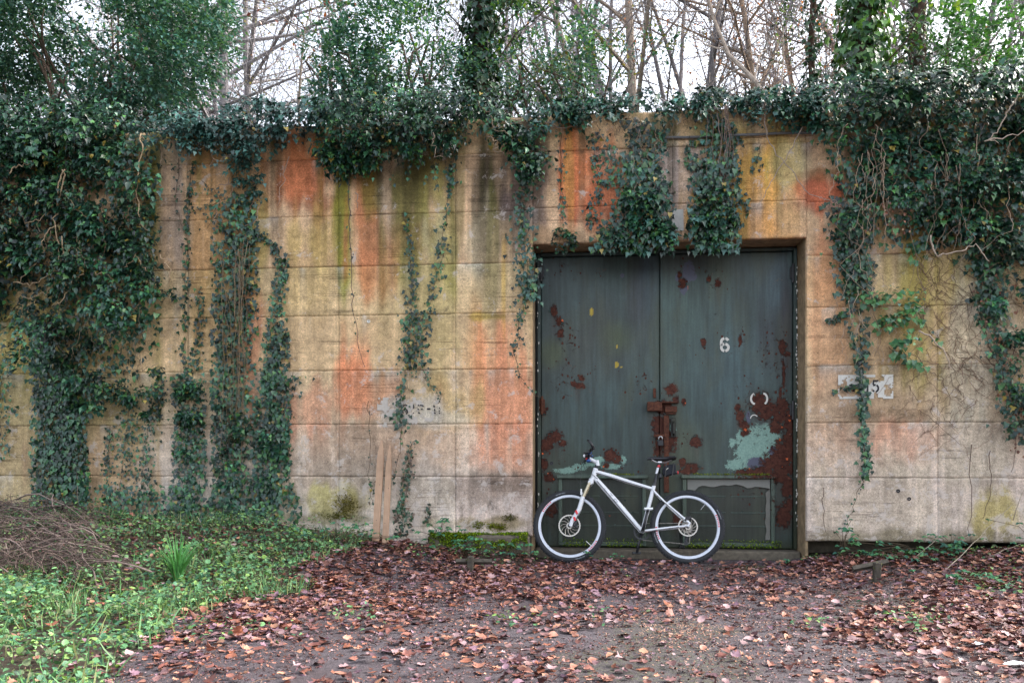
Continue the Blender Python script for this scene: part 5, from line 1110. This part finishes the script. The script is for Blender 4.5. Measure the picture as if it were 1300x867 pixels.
cb = MB(); cb.tube([hbz + Vector((-.02, -.17, .0)), BP(345, 235, -.07), BP(338, 320, -.07), BP(340, 420, -.07), BP(330, 510, -.075), FH + Vector((.06, -.06, .03))], .0027, 5)
cb.tube([hbz + Vector((-.02, .17, .0)), BP(330, 260, .05), BP(298, 290, .02), BP(330, 350, -.02), BP(400, 320, -.02)], .0025, 5); cb.tube([hbz + Vector((-.01, -.15, .0)), BP(352, 230, -.05), BP(372, 290, -.045), BP(410, 296, -.03), BP(440, 320, -.027)], .0027, 5); cb.build('cable', M_black, hbar, True)
# drivetrain
ck = MB(); ck.lathe([(.080, .044), (.080, .048), (.066, .048), (.066, .044)], BBp, n=40)
for i in range(40): a = 2 * pi * i / 40; ck.box(BBp + Vector((.082 * cos(a), .046, .082 * sin(a))), (.006, .003, .007), Matrix.Rotation(-a, 3, 'Y'))
for i in range(4): a = 2 * pi * i / 4 + .4; ck.tube([BBp + Vector((.015 * cos(a), .046, .015 * sin(a))), BBp + Vector((.07 * cos(a), .046, .07 * sin(a)))], .006, 5)
ck.lathe([(.02, -.058), (.02, .06), (.002, .06), (.002, -.058)], BBp, n=16); ck = ck.build('crankset', M_black, bike)
PE = BP(735, 505); dv = PE - BBp
for s, e_ in ((-1, dv), (1, -dv)):
    y = s * .068; am = MB(); am.tube([BBp + Vector((0, y * .9, 0)), BBp + e_ * .5 + Vector((0, y, 0)), BBp + e_ + Vector((0, y, 0))], [.017, .013, .013], 8, flat=.7); am.build('crank_arm', M_black, ck, True)
    pd = MB(); c_ = BBp + e_ + Vector((0, s * .12, 0))
    for q in (-.038, .038): pd.box(c_ + Vector((q, 0, 0)), (.008, .085, .020), None, .002)
    for q in (-.04, .04): pd.box(c_ + Vector((0, q, 0)), (.084, .008, .018), None, .002)
    pd.tube([c_ + Vector((0, -s * .05, 0)), c_ + Vector((0, s * .035, 0))], .009, 8); pd.build('pedal', M_alu if s < 0 else M_black, ck)
ca = MB()
for k, rr in enumerate((.055, .048, .040, .032, .024)): ca.lathe([(rr, .030 + k * .004), (rr, .032 + k * .004), (.016, .032 + k * .004), (.016, .030 + k * .004)], RH, n=28)
ca.build('cassette', M_rotor, bike)
ch = MB(); ch.tube([BBp + Vector((0, .046, .081)), RH + Vector((0, .046, .042))], .004, 4); ch.tube([BBp + Vector((0, .046, -.081)), RH + Vector((-.02, .046, -.16)), RH + Vector((.02, .046, -.15)), RH + Vector((.03, .046, -.07)), RH + Vector((.0, .046, -.04))], .004, 4); ch.build('chain', M_rotor, bike)
dr = MB(); dr.box(RH + Vector((.0, .058, -.10)), (.03, .02, .12), Matrix.Rotation(.3, 3, 'Y'), .005); dr.lathe([(.022, .042), (.022, .05), (.004, .05), (.004, .042)], RH + Vector((-.01, 0, -.15)), n=14); dr.build('rear_derailleur', M_black, bike)
# seat
sp = MB(); sp.tube([STT - Vector((0, 0, .02)), BP(806, 222)], .0145, 12); sp.lathe([(.022, -.012), (.022, .012), (.016, .012), (.016, -.012)], STT, 'z', 12); sp = smooth_by_angle(sp.build('seatpost', M_black, bike))
sw = MB(); sw.tube([BP(790, 288), BP(799, 252)], .0153, 12); sw.build('white_band', M_white, sp); sw = MB(); sw.tube([BP(801, 248), BP(804, 236)], .0154, 12); sw.build('red_band', M_red, sp)
sa = MB(); s0 = BP(735, 200); s1 = BP(905, 200); nS = 13
prof = [(0, .014, .012, .0), (.08, .020, .015, .006), (.2, .023, .017, .006), (.4, .030, .018, .002), (.6, .052, .020, .000), (.78, .068, .021, .004), (.92, .066, .019, .008), (1, .045, .014, .010)]
v = []; 
for (fx, w, hgt, dz) in prof:
    p = s0.lerp(s1, fx)
    for i in range(12):
        a = 2 * pi * i / 12; v.append((p.x, w * cos(a), p.z + dz + hgt * (sin(a) if sin(a) > 0 else sin(a) * .9 + (.25 * abs(cos(a)) * -1))))
sa.add(v, [(i * 12 + j, i * 12 + (j + 1) % 12, (i + 1) * 12 + (j + 1) % 12, (i + 1) * 12 + j) for i in range(len(prof) - 1) for j in range(12)] + [tuple(range(11, -1, -1)), tuple((len(prof) - 1) * 12 + j for j in range(12))])
sad = smooth_by_angle(sa.build('saddle', M_black, bike), 60)
rl = MB()
for s in (-1, 1): rl.tube([BP(760, 206, s * .018), BP(790, 222, s * .022), BP(840, 222, s * .022), BP(880, 206, s * .03)], .0035, 6)
rl.box(BP(808, 220), (.04, .05, .02), None, .004); rl.build('seat_rails', M_alu, sad)
# saddle bag and lamp hang from the saddle and are things of their own
def world(p): return Vector((bx, BY, BZ)) + Matrix.Rotation(-BA, 3, 'X') @ p
bc = BP(860, 264); bg = thing('saddle_bag', 'small black wedge saddle bag strapped under the bicycle saddle', 'bag', world(bc), (-BA, 0, 0))
L0 = [(840, 312), (822, 300), (818, 268), (832, 240), (868, 228), (908, 224), (912, 262), (902, 296), (870, 303)]
v = []; k = len(L0)
for y, sc_ in ((-.034, .70), (-.027, .84), (0, .88), (.027, .84), (.034, .70)):
    for a in L0: p = BP(*a); q = bc + (p - bc) * sc_; v.append((q.x - bc.x, y, q.z - bc.z))
b_ = MB(); b_.add(v, [(r * k + i, (r + 1) * k + i, (r + 1) * k + (i + 1) % k, r * k + (i + 1) % k) for r in range(4) for i in range(k)] + [tuple(range(k)), tuple(range(5 * k - 1, 4 * k - 1, -1))]); b_.build('bag_body', M_bag, bg)
sb = MB()
for (a, b2) in (((845, 230), (838, 310)), ((890, 226), (880, 304))):
    p, q = BP(*a) - bc, BP(*b2) - bc; sb.tube([(p.x, -.037, p.z), (q.x, -.037, q.z)], .006, 4)
p = BP(812, 302) - bc; sb.box((p.x, -.01, p.z), (.03, .05, .05), None, .008); sb.build('strap', M_black, bg)
lg = MB(); p, q = BP(842, 268) - bc, BP(857, 256) - bc; lg.tube([(p.x, -.036, p.z), (q.x, -.036, q.z)], .004, 4); lg.build('printed_mark', M_whitep, bg)
rlp = BP(908, 280); rr = thing('rear_lamp', 'round red rear lamp clipped to the black saddle bag', 'lamp', world(rlp), (-BA, 0, 0))
r_ = MB(); r_.tube([(-.018, -.012, .0), (.006, -.012, 0)], .017, 12); r_.build('lamp_body', M_black, rr, True); r_ = MB(); r_.tube([(.006, -.012, 0), (.014, -.012, 0), (.018, -.012, 0)], [.017, .015, .006], 12); r_.build('lens', M_red, rr, True)

# ------------------------------------------------------------------ stakes and door stops
def stake(label, base, top, w, tip, th=.03):
    b = G(*map(np.array, base)); b = P(base[0], base[1], -.30); tpt = P(top[0], top[1], -.045); o = thing('wooden_stake', label, 'stake', (b[0], b[1], b[2] - .03), group='wooden stakes leaning on the wall')
    ax = Vector(tpt) - Vector(o.location); L = ax.length; z = ax.normalized(); y = (Vector((0, 1, 0)) - z * z.y).normalized(); x = y.cross(z)
    M = Matrix((x, y, z)).transposed().to_4x4(); M.translation = o.location; o.matrix_world = M
    h = w / 2; q = th / 2; mb = MB(); zs = L - tip
    v = [(sx * h, sy * q, zz) for zz in (0, zs) for sx, sy in ((-1, -1), (1, -1), (1, 1), (-1, 1))] + [(-.006, -q * .5, L), (.008, -q * .5, L), (.008, q * .5, L), (-.006, q * .5, L)]
    fa = [(0, 1, 5, 4), (1, 2, 6, 5), (2, 3, 7, 6), (3, 0, 4, 7), (4, 5, 9, 8), (5, 6, 10, 9), (6, 7, 11, 10), (7, 4, 8, 11), (8, 9, 10, 11), (3, 2, 1, 0)]
    mb.add(v, fa); ob = mb.build('shaft', M_wood, o); mb2 = MB()
    for zz in (.2, .55): mb2.lathe([(.0005, -.0015), (.004, -.0015), (.004, .001)], (rng.normal(0, .008), -q - .0005, zz * L), 'y', 8, False)
    mb2.build('nail_holes', M_blackp, o)
stake('taller pointed wooden stake leaning on the wall, left of two', (477, 683), (484.5, 559), .066, .18)
stake('shorter pointed wooden stake leaning on the wall, right of two', (489, 686), (494.8, 565), .056, .22)
for lab, px, py, hgt, b0, b1 in (('short mossy post with crossbar in leaf litter left of bicycle', 597, 727, .15, (577, 714), (624, 714)), ('short mossy post with crossbar in leaf litter right of door', 1113, 740, .17, (1087, 727), (1130, 718))):
    g = G(np.array(px), np.array(py)); o = thing('door_stop', lab, 'post', g); mb = MB(); mb.box((0, 0, hgt / 2 - .03), (.055, .055, hgt + .06), Matrix.Rotation(.05, 3, 'Y'), .008); mb.build('post', M_oldwood, o)
    mb = MB(); sc_ = (D + g[1]) / F; p = Vector(((b0[0] - px) * sc_, .05, hgt * .62)); q = Vector(((b1[0] - px) * sc_, .07, hgt * .62 + (b0[1] - b1[1]) * sc_)); mb.tube([p, q], .026, 4); mb.build('crossbar', M_oldwood, o)
    n = 90; pz = np.stack([rng.uniform(-.03, .03, n), rng.uniform(-.034, .02, n), rng.uniform(0, hgt, n)], 1) + g; scatter('moss', DIAM, pz, rn(n), rn(n) + [0, -1, .5], rng.uniform(.008, .018, n), ivcol(n, [lin(88, 92, 40), lin(70, 76, 36)]), M_moss, o, 'stuff')

# ------------------------------------------------------------------ moss
MG = [lin(98, 122, 26), lin(78, 104, 22), lin(122, 140, 40), lin(58, 80, 20)]
def moss(poly_world, n, size, parent, g=MG):
    p = poly_world; n = len(p); o = scatter('moss', [SMALL, DIAM], p, rn(n) + [0, -.3, .3], rn(n, .6) + [0, -.6, .9], size * rng.uniform(.5, 1.4, n), ivcol(n, g, .25), M_moss, None, 'stuff')
    o.parent = parent; o.matrix_parent_inverse = Matrix.Translation(parent.location).inverted()
n = 6500; x = rng.uniform(PX(548), PX(671), n); k = noise(x * 6, x * 0, 2, 5)
x = np.where(rng.random(n) < .6, x, rng.uniform(PX(565), PX(671), n)); pm = np.stack([x, rng.uniform(-.185, .0, n), .255 + .05 * (k - .3)], 1); fr_ = rng.random(n) < .55; pm[fr_, 1] = -.172 - rng.random(fr_.sum()) * .015; pm[fr_, 2] = .268 - rng.random(fr_.sum()) ** 1.3 * .30 * (k[fr_] - .12)
pm = pm[(noise(pm[:, 0] * 9, pm[:, 1] * 9 + pm[:, 2] * 9, 3, 33) > .40) & (pm[:, 2] > .06)]; moss(pm, n, .017, wall)
for (a, b, rx, ry, m_, gg) in ((636, 669, 8, 4, 220, [lin(96, 100, 30)]), (647, 657, 9, 5, 160, [lin(80, 80, 34)]), (607, 667, 8, 5, 180, [lin(104, 110, 40)]), (624, 668, 7, 4, 160, [lin(110, 116, 40)]), (440, 640, 15, 14, 500, [lin(84, 78, 34), lin(100, 92, 40)]), (430, 655, 24, 6, 260, [lin(84, 84, 34)])):
    q = np.stack([a + rng.normal(0, rx * .5, m_), b + rng.normal(0, ry * .5, m_)], 1); moss(P(q[:, 0], q[:, 1], -.008 - .012 * rng.random(m_)), m_, .016, wall, gg)
n = 500
for x0_, x1_, zt, y0_, cnt in ((PX(880, DY), PX(975, DY), h2[4], DY - .06, 420), (PX(770, DY), PX(806, DY), h1[4], DY - .045, 200)):
    p = np.stack([rng.uniform(x0_, x1_, cnt), y0_ + rng.uniform(0, .045, cnt), zt + rng.uniform(0, .014, cnt)], 1); moss(p, cnt, .013, door, [lin(110, 122, 30), lin(86, 92, 28)])
for l_, r_, cnt in ((715, 755, 260), (770, 815, 260), (868, 905, 240), (915, 990, 420)):
    p = np.stack([rng.uniform(PX(l_, DY), PX(r_, DY), cnt), DY - .05 - rng.random(cnt) * .03, .12 + rng.random(cnt) ** 2 * .07], 1); moss(p, cnt, .015, door)

# ------------------------------------------------------------------ fallen leaves
def dens(px, py, x, y):
    d = .30 + .58 * sm(810, 725, py)                                   # heavier towards the wall
    drift = sm(70, 10, np.abs(px - np.interp(py, [700, 760, 820, 867], [520, 400, 270, 190])) * np.interp(py, [700, 867], [.6, .5]))
    d = np.maximum(d, drift * 1.0); d = np.maximum(d, .92 * sm(1010, 1090, px) * sm(860, 800, py)); d = np.maximum(d, .9 * sm(690, 640, px) * sm(800, 740, py))
    clear = sm(120, 40, np.abs(px - 850)) * sm(770, 715, py) * sm(690, 705, py); d = d * (1 - .72 * clear)
    d = d * (.34 + 1.1 * sm(.36, .64, noise(x * 2.1, y * 2.1, 4, 15)))
    return d
N = 62000; x = rng.uniform(-5.5, 5, N); y = rng.uniform(-5.2, -.05, N); p = np.stack([x, y, ground(x, y)], 1); px, py, zz = proj(p)
vg = veg(x, y); keep = (rng.random(N) < dens(px, py, x, y) * (1 - .80 * sm(.35, .85, vg)) * .78) & (px > -80) & (px < 1380)
p = p[keep]; px = px[keep]; py = py[keep]; N = len(p)
sz = rng.uniform(.030, .074, N); sz = sz * np.where(rng.random(N) < .35, .6, 1); p[:, 2] += rng.uniform(.003, .02, N) + .02 * (rng.random(N) < .3)
tip = rn(N) * [1, 1, .14]; nor = np.array([0, 0, 1.]) + rn(N, .22); 
LT_ = [lin(150, 100, 84), lin(122, 76, 66), lin(170, 118, 98), lin(104, 66, 62), lin(130, 96, 92), lin(96, 58, 48), lin(176, 130, 104), lin(118, 88, 90), lin(142, 88, 66)]
LT_ = [c_ * np.array([.76, .76, .80]) for c_ in LT_] + [lin(150, 122, 124), lin(120, 92, 104)]
px, py, zz = proj(p); vis = (px > 4) & (px < 1296) & (py < 862); scr = np.where(vis, sz / zz, 0); big = np.argsort(-scr)[:300]; rest = np.setdiff1d(np.arange(N), big)
scatter('leaf_litter', DEAD, p[rest], tip[rest], nor[rest], sz[rest], ivcol(len(rest), LT_, .22), M_dead, None, 'stuff')
ti = rng.integers(0, len(LT_), 300); ob = leaf_objects('fallen_leaf', DEAD, p[big], tip[big], nor[big], sz[big], LT_, ti, M_dead)
LAB = {0: ('salmon brown curled leaf fallen on the dark path in the foreground', 'salmon brown fallen leaves'), 1: ('mid brown curled leaf fallen on the dark path in the foreground', 'mid brown fallen leaves'), 2: ('pale tan curled leaf fallen on the dark path in the foreground', 'pale tan fallen leaves'), 3: ('dark purplish brown leaf fallen on the path in the foreground', 'dark purplish fallen leaves')}
cls = {0: 0, 1: 1, 2: 2, 3: 3, 4: 0, 5: 1, 6: 2, 7: 3, 8: 1, 9: 2, 10: 3}
for o, i in zip(ob, ti): tag(o, LAB[cls[int(i)]][0], 'leaf', LAB[cls[int(i)]][1])
# crumbs and grit
N = 80000; x = rng.uniform(-4.5, 4.8, N); y = -rng.uniform(.2, 5, N); keep = (veg(x, y) < .5) & (noise(x * 3, y * 3, 3, 8) > .36); x, y = x[keep], y[keep]; N = len(x); p = np.stack([x, y, ground(x, y) + .003], 1)
scatter('leaf_crumbs', [SMALL, DIAM], p, rn(N) * [1, 1, .3], rn(N, .5) + [0, 0, 1], rng.uniform(.006, .024, N), ivcol(N, [c_ * .85 for c_ in LT_] + [lin(80, 58, 56), lin(60, 48, 50)], .3), M_dead, None, 'stuff')
tw = MB()
for k in range(150):
    x = rng.uniform(-4, 4.6); y = -rng.uniform(.3, 4.8); a = rng.uniform(0, 2 * pi); l = rng.uniform(.05, .22); z = float(ground(np.array(x), np.array(y))) + .008
    tw.tube([(x, y, z), (x + l * .5 * cos(a), y + l * .5 * sin(a), z + .006), (x + l * cos(a + .2), y + l * sin(a + .2), z)], .0022, 4, col=np.array([.10, .065, .05]) * rng.uniform(.6, 2.2))
tw.build('fallen_twigs', M_stem, None, kind='stuff')
# spilled grain
N = 900; q = np.stack([np.r_[rng.normal(862, 34, 400), rng.normal(930, 90, 500)], np.r_[rng.normal(797, 8, 400), rng.normal(806, 22, 500)]], 1); p = G(q[:, 0], q[:, 1]); p[:, 2] += .004
GR = tmpl([(0, 0), (.35, .25), (.35, .75), (0, 1), (-.35, .75), (-.35, .25)], -.5, .5); scatter('spilled_grain', GR, p, rn(N) * [1, 1, .1], rn(N, .2) + [0, 0, 1], rng.uniform(.007, .012, N), ivcol(N, [lin(190, 150, 124), lin(168, 130, 112)], .15), M_dead, None, 'stuff')
for k, (a, b, w, h_, lab) in enumerate(((1241, 821, .03, .02, 'tiny scrap of white paper on the dark path at right, upper one'), (1290, 846, .06, .02, 'scrap of white paper on the path near the lower right corner'))):
    g = G(np.array(a), np.array(b)); mb = MB(); mb.add([(-w, -h_, .0), (w, -h_ * .6, .01), (w * .9, h_, .004), (0, h_ * 1.2, .014), (-w, h_ * .7, .002)], [(0, 1, 2, 3, 4)]); o = mb.build('paper_scrap', M_paper); o.location = (g[0], g[1], g[2] + .012); tag(o, lab, 'paper')

# ------------------------------------------------------------------ plants on the bank
HB_ = [lin(96, 150, 92), lin(78, 130, 84), lin(116, 166, 100), lin(62, 110, 74), lin(128, 170, 84)]
HB_ = [c_ * np.array([.80, .72, .90]) for c_ in HB_] + [lin(96, 108, 78)]
N = 70000; x = rng.uniform(-6.8, -.6, N); y = -rng.uniform(.05, 5.0, N); vg = veg(x, y); g = ground(x, y); px, py, zz = proj(np.stack([x, y, g], 1))
brush = sm(150, 80, px) * sm(760, 715, py); back = sm(700, 668, py)
keep = (rng.random(N) < sm(.3, .8, vg) * (.45 + .55 * sm(.36, .6, noise(x * 2.6, y * 2.6, 3, 44))) * (1 - .45 * brush) * (1 - .45 * back)) & (px > -120); x, y, g = x[keep], y[keep], g[keep]; N = len(x)
hh = .01 + .20 * sm(.3, .75, noise(x * 2.2, y * 2.2, 3, 23)) * rng.random(N); p = np.stack([x, y, g + hh], 1)
scatter('ground_herbs', [ROUND, OVAL, SMALL], p, rn(N) * [1, 1, .35], rn(N, .4) + [0, -.15, 1], rng.uniform(.016, .042, N), ivcol(N, HB_, .22), M_herb, None, 'stuff')
N = 20000; x = rng.uniform(-6.5, -1.2, N); y = -rng.uniform(.1, 5, N); vg = veg(x, y); keep = (rng.random(N) < sm(.2, .6, vg) * (.15 + sm(.42, .6, noise(x * 1.2, y * 1.2, 3, 29)))); x, y = x[keep], y[keep]; N = len(x); p = np.stack([x, y, ground(x, y)], 1)
BL = (np.array([[-.03, 0, 0], [.03, 0, 0], [.028, .5, .04], [-.028, .5, .04], [0, 1, .22]]), [(0, 1, 2), (0, 2, 3), (3, 2, 4)])
scatter('grass', BL, p, rn(N, .45) + [0, 0, 1], rn(N), rng.uniform(.05, .16, N), ivcol(N, [lin(78, 118, 72), lin(66, 104, 68), lin(96, 130, 84), lin(110, 116, 76)], .25), M_herb, None, 'stuff')
# the tuft of long grass
b = G(np.array(226), np.array(737)); tf = thing('grass_tuft', 'tall tuft of long green grass blades on the left bank', 'grass tuft', b); mb = MB()
for k in range(95):
    a = rng.uniform(0, 2 * pi); l = rng.uniform(.18, .44); o_ = rng.uniform(.12, .75); d = Vector((cos(a), sin(a), 0)); s = Vector((-sin(a), cos(a), 0)); c_ = lin(74, 132, 70) * rng.uniform(.6, 1.3); v = []
    for i in range(6):
        f_ = i / 5; q = d * (l * o_ * f_ ** 1.7) + Vector((0, 0, l * (f_ - .42 * o_ * f_ ** 2.5))) + d * .03; w = .0055 * (1 - f_ ** 2) + .0006; v += [q + s * w, q - s * w]
    mb.add(v, [(2 * i, 2 * i + 1, 2 * i + 3, 2 * i + 2) for i in range(5)], c_)
mb.build('blades', M_herb, tf)
# seedlings in the litter
N = 0; ps = []
for a, b_, rx, ry, k in ((1160, 790, 60, 16, 130), (1030, 795, 30, 10, 30), (650, 790, 40, 8, 40), (760, 780, 60, 12, 26), (1270, 740, 50, 20, 160), (450, 780, 40, 12, 50), (1240, 700, 70, 12, 130), (620, 712, 60, 20, 60), (1100, 695, 80, 8, 120), (580, 700, 100, 10, 200), (760, 735, 60, 8, 16), (1010, 700, 20, 6, 20), (270, 800, 120, 20, 120)):
    q = np.stack([rng.normal(a, rx * .5, k), rng.normal(b_, ry * .5, k)], 1); ps.append(G(q[:, 0], q[:, 1]))
p = np.vstack(ps); p[:, 1] = np.minimum(p[:, 1], -.06); p[:, 2] = ground(p[:, 0], p[:, 1]) + rng.uniform(.012, .05, len(p)); N = len(p)
scatter('seedlings', [ROUND, SMALL], p, rn(N) * [1, 1, .3], rn(N, .35) + [0, -.1, 1], rng.uniform(.018, .035, N), ivcol(N, HB_, .2), M_herb, None, 'stuff')
# bramble plants with large leaflets
BRM = [lin(52, 104, 74), lin(66, 120, 84), lin(48, 90, 78), lin(84, 132, 84)]
def bramble(label, px, py, n, spread, h, size, big=6):
    n = int(n * 1.7)
    g = G(np.array(px), np.array(py)); g[1] = min(g[1], -.1); g[2] = float(ground(g[0], g[1])); o = thing('bramble', label, 'plant', g); st_ = MB(); P_, T_, N_, Z_ = [], [], [], []
    for k in range(n):
        e = np.array([rng.normal(0, spread), -abs(rng.normal(0, .10)), rng.uniform(.25, 1) * h]); m_ = e * [.4, .4, .75]; st_.tube([(0, 0, -.01), tuple(m_), tuple(e)], .0022, 4, col=(.10, .075, .05))
        a0 = rng.uniform(0, 2 * pi)
        for q in (-.9, 0, .9):
            P_.append(g + e); a = a0 + q * 1.3; T_.append([cos(a), sin(a) - .4, -.25]); N_.append(np.array([0, -.35, 1]) + rn(1, .2)[0]); Z_.append(size * rng.uniform(.7, 1.2))
    st_.build('stems', M_stem, o, kind='stuff'); leaf_objects('leaf', [OVAL, OVAL], np.array(P_), np.array(T_), np.array(N_), np.array(Z_), BRM, rng.integers(0, 4, len(P_)), M_herb, o)
for lab, px, py, n, sp, h_, s_ in (('bramble with dark leaflets at the foot of wall below the plinth moss', 590, 705, 12, .16, .20, .055), ('bramble sprig beside the stakes on the mossy ledge', 565, 690, 10, .10, .30, .06), ('bramble creeping along the plinth beside front wheel', 650, 705, 9, .16, .13, .05), ('nettle like sprig against the wall above the plinth end', 600, 688, 6, .06, .25, .045),
        ('bramble spreading under the wall right of the door', 1130, 694, 16, .26, .17, .06), ('bramble climbing the right door jamb corner', 1024, 690, 8, .06, .38, .05), ('bramble with round leaves near the right door stop', 1165, 712, 8, .16, .12, .055), ('bramble patch at the lower right below the pale stems', 1225, 738, 8, .14, .11, .055), ('bramble spreading low over the litter beneath the right wall', 1075, 698, 10, .3, .13, .05), ('bramble clump between the two pale dry stalks at right', 1195, 700, 10, .2, .2, .05), ('low green bramble in the lower right litter', 1275, 745, 10, .3, .10, .04), ('leafy bramble at the far right wall foot', 1290, 690, 12, .2, .28, .05), ('bramble at the foot of the wall left of the stakes', 440, 690, 14, .25, .22, .05), ('bramble beneath the broad ivy column', 360, 690, 12, .3, .16, .05),
        ('small bramble sprig poking from the hatch base behind front wheel', 741, 700, 3, .04, .12, .035), ('small bramble sprig at the door base between the wheels', 773, 699, 4, .05, .10, .035), ('blue green bramble in the litter right of the rear wheel', 990, 712, 3, .04, .06, .04)):
    bramble(lab, px, py, n, sp, h_, s_)
# dead stems
def stick(label, pts, r, col, name='dry_stalk', cat='stalk', group=None):
    q = [Vector(G(np.array(a), np.array(b)) if y is None else P(a, b, y)) for a, b, y in pts]; mb = MB(); o = None
    base = q[0].copy(); full = []
    for i in range(len(q) - 1):
        for f_ in (0, .33, .66): full.append(q[i].lerp(q[i + 1], f_) - base + Vector(rn(1, .006)[0]))
    full.append(q[-1] - base); mb.tube(full, list(np.linspace(r, r * .5, len(full))), 6, col=col); o = mb.build(name, M_stem, None, True); o.location = base; tag(o, label, cat, group)
PT = np.array([.42, .36, .28])
stick('long pale dead stem leaning on the wall at right, longest one', [(1197, 727, None), (1235, 690, -.25), (1262, 662, -.1), (1285, 640, -.03)], .0042, PT * .75); stick('pale dead stem slanting from the litter, left of the longest one', [(1158, 712, None), (1185, 688, -.2), (1205, 670, -.06)], .0035, PT * .7)
stick('thin brown arching stem at the far right wall foot', [(1230, 712, None), (1262, 704, -.4), (1296, 690, -.3)], .004, PT * .6); stick('pale stem rising along the right edge of the wall', [(1278, 690, None), (1290, 650, -.1), (1305, 600, -.05)], .005, PT * .8)
stick('dark twig lying flat across the litter at far right', [(1225, 758, None), (1262, 760, None), (1300, 758, None)], .006, PT * .3, 'fallen_twig', 'twig'); stick('pale stick lying in the herbs on the left bank', [(62, 762, None), (90, 755, None), (118, 742, None)], .006, PT, 'fallen_stick', 'stick'); stick('short pale stick in the grass at lower left', [(48, 818, None), (60, 826, None), (70, 832, None)], .007, PT, 'fallen_stick', 'stick'); stick('curved bramble stem lying before the rear wheel', [(812, 722, None), (850, 716, None), (890, 724, None)], .004, PT * .25, 'fallen_twig', 'twig'); stick('upright dry stalk at the left bank edge', [(143, 708, None), (139, 686, -.9)], .006, PT * .8); stick('straight dry stalk above the grass tuft', [(262, 678, None), (250, 655, -.5)], .005, PT * .7); stick('dark thin rod standing at the left foot of ivy', [(100, 640, -.2), (98, 600, -.1), (80, 560, -.02)], .004, PT * .3)
# brushwood heap at the left
hp = G(np.array(40), np.array(720)); br_ = thing('brushwood_heap', 'heap of grey brown dead brambles at the left wall foot', 'brushwood', hp); fine = MB()
def bstem(r, L):
    px_, py_ = rng.uniform(-60, 125), rng.uniform(655, 745); c0 = G(np.array(px_), np.array(py_)); c0[1] = min(c0[1], -.15); c0[2] = float(ground(c0[0], c0[1])); a = rng.uniform(0, 2 * pi); e = rng.normal(.15, .3); pts = []; z0_ = rng.uniform(.0, .17) * sm(140, 60, px_)
    for i in range(7): f_ = (i / 6 - .5) * L; pts.append(Vector((c0[0] + f_ * cos(a), c0[1] + f_ * sin(a) * .5, max(.01 + c0[2] - .02, c0[2] + z0_ + f_ * e * .5 + .11 * (1 - (2 * i / 6 - 1) ** 2)))) + Vector(rn(1, .012)[0]) - Vector(hp))
    return pts
for k in range(110): mb = MB(); mb.tube(bstem(0, rng.uniform(.4, 1.1)), list(np.linspace(.007, .003, 7) * rng.uniform(.5, 1.1)), 5, col=np.array([.125, .095, .085]) * rng.uniform(.2, 1.7)); mb.build('branch', M_stem, br_, True)
for k in range(480): fine.tube(bstem(0, rng.uniform(.2, .8)), .0022, 3, col=np.array([.11, .08, .07]) * rng.uniform(.3, 1.7))
fine.build('fine_twigs', M_stem, br_, kind='stuff')
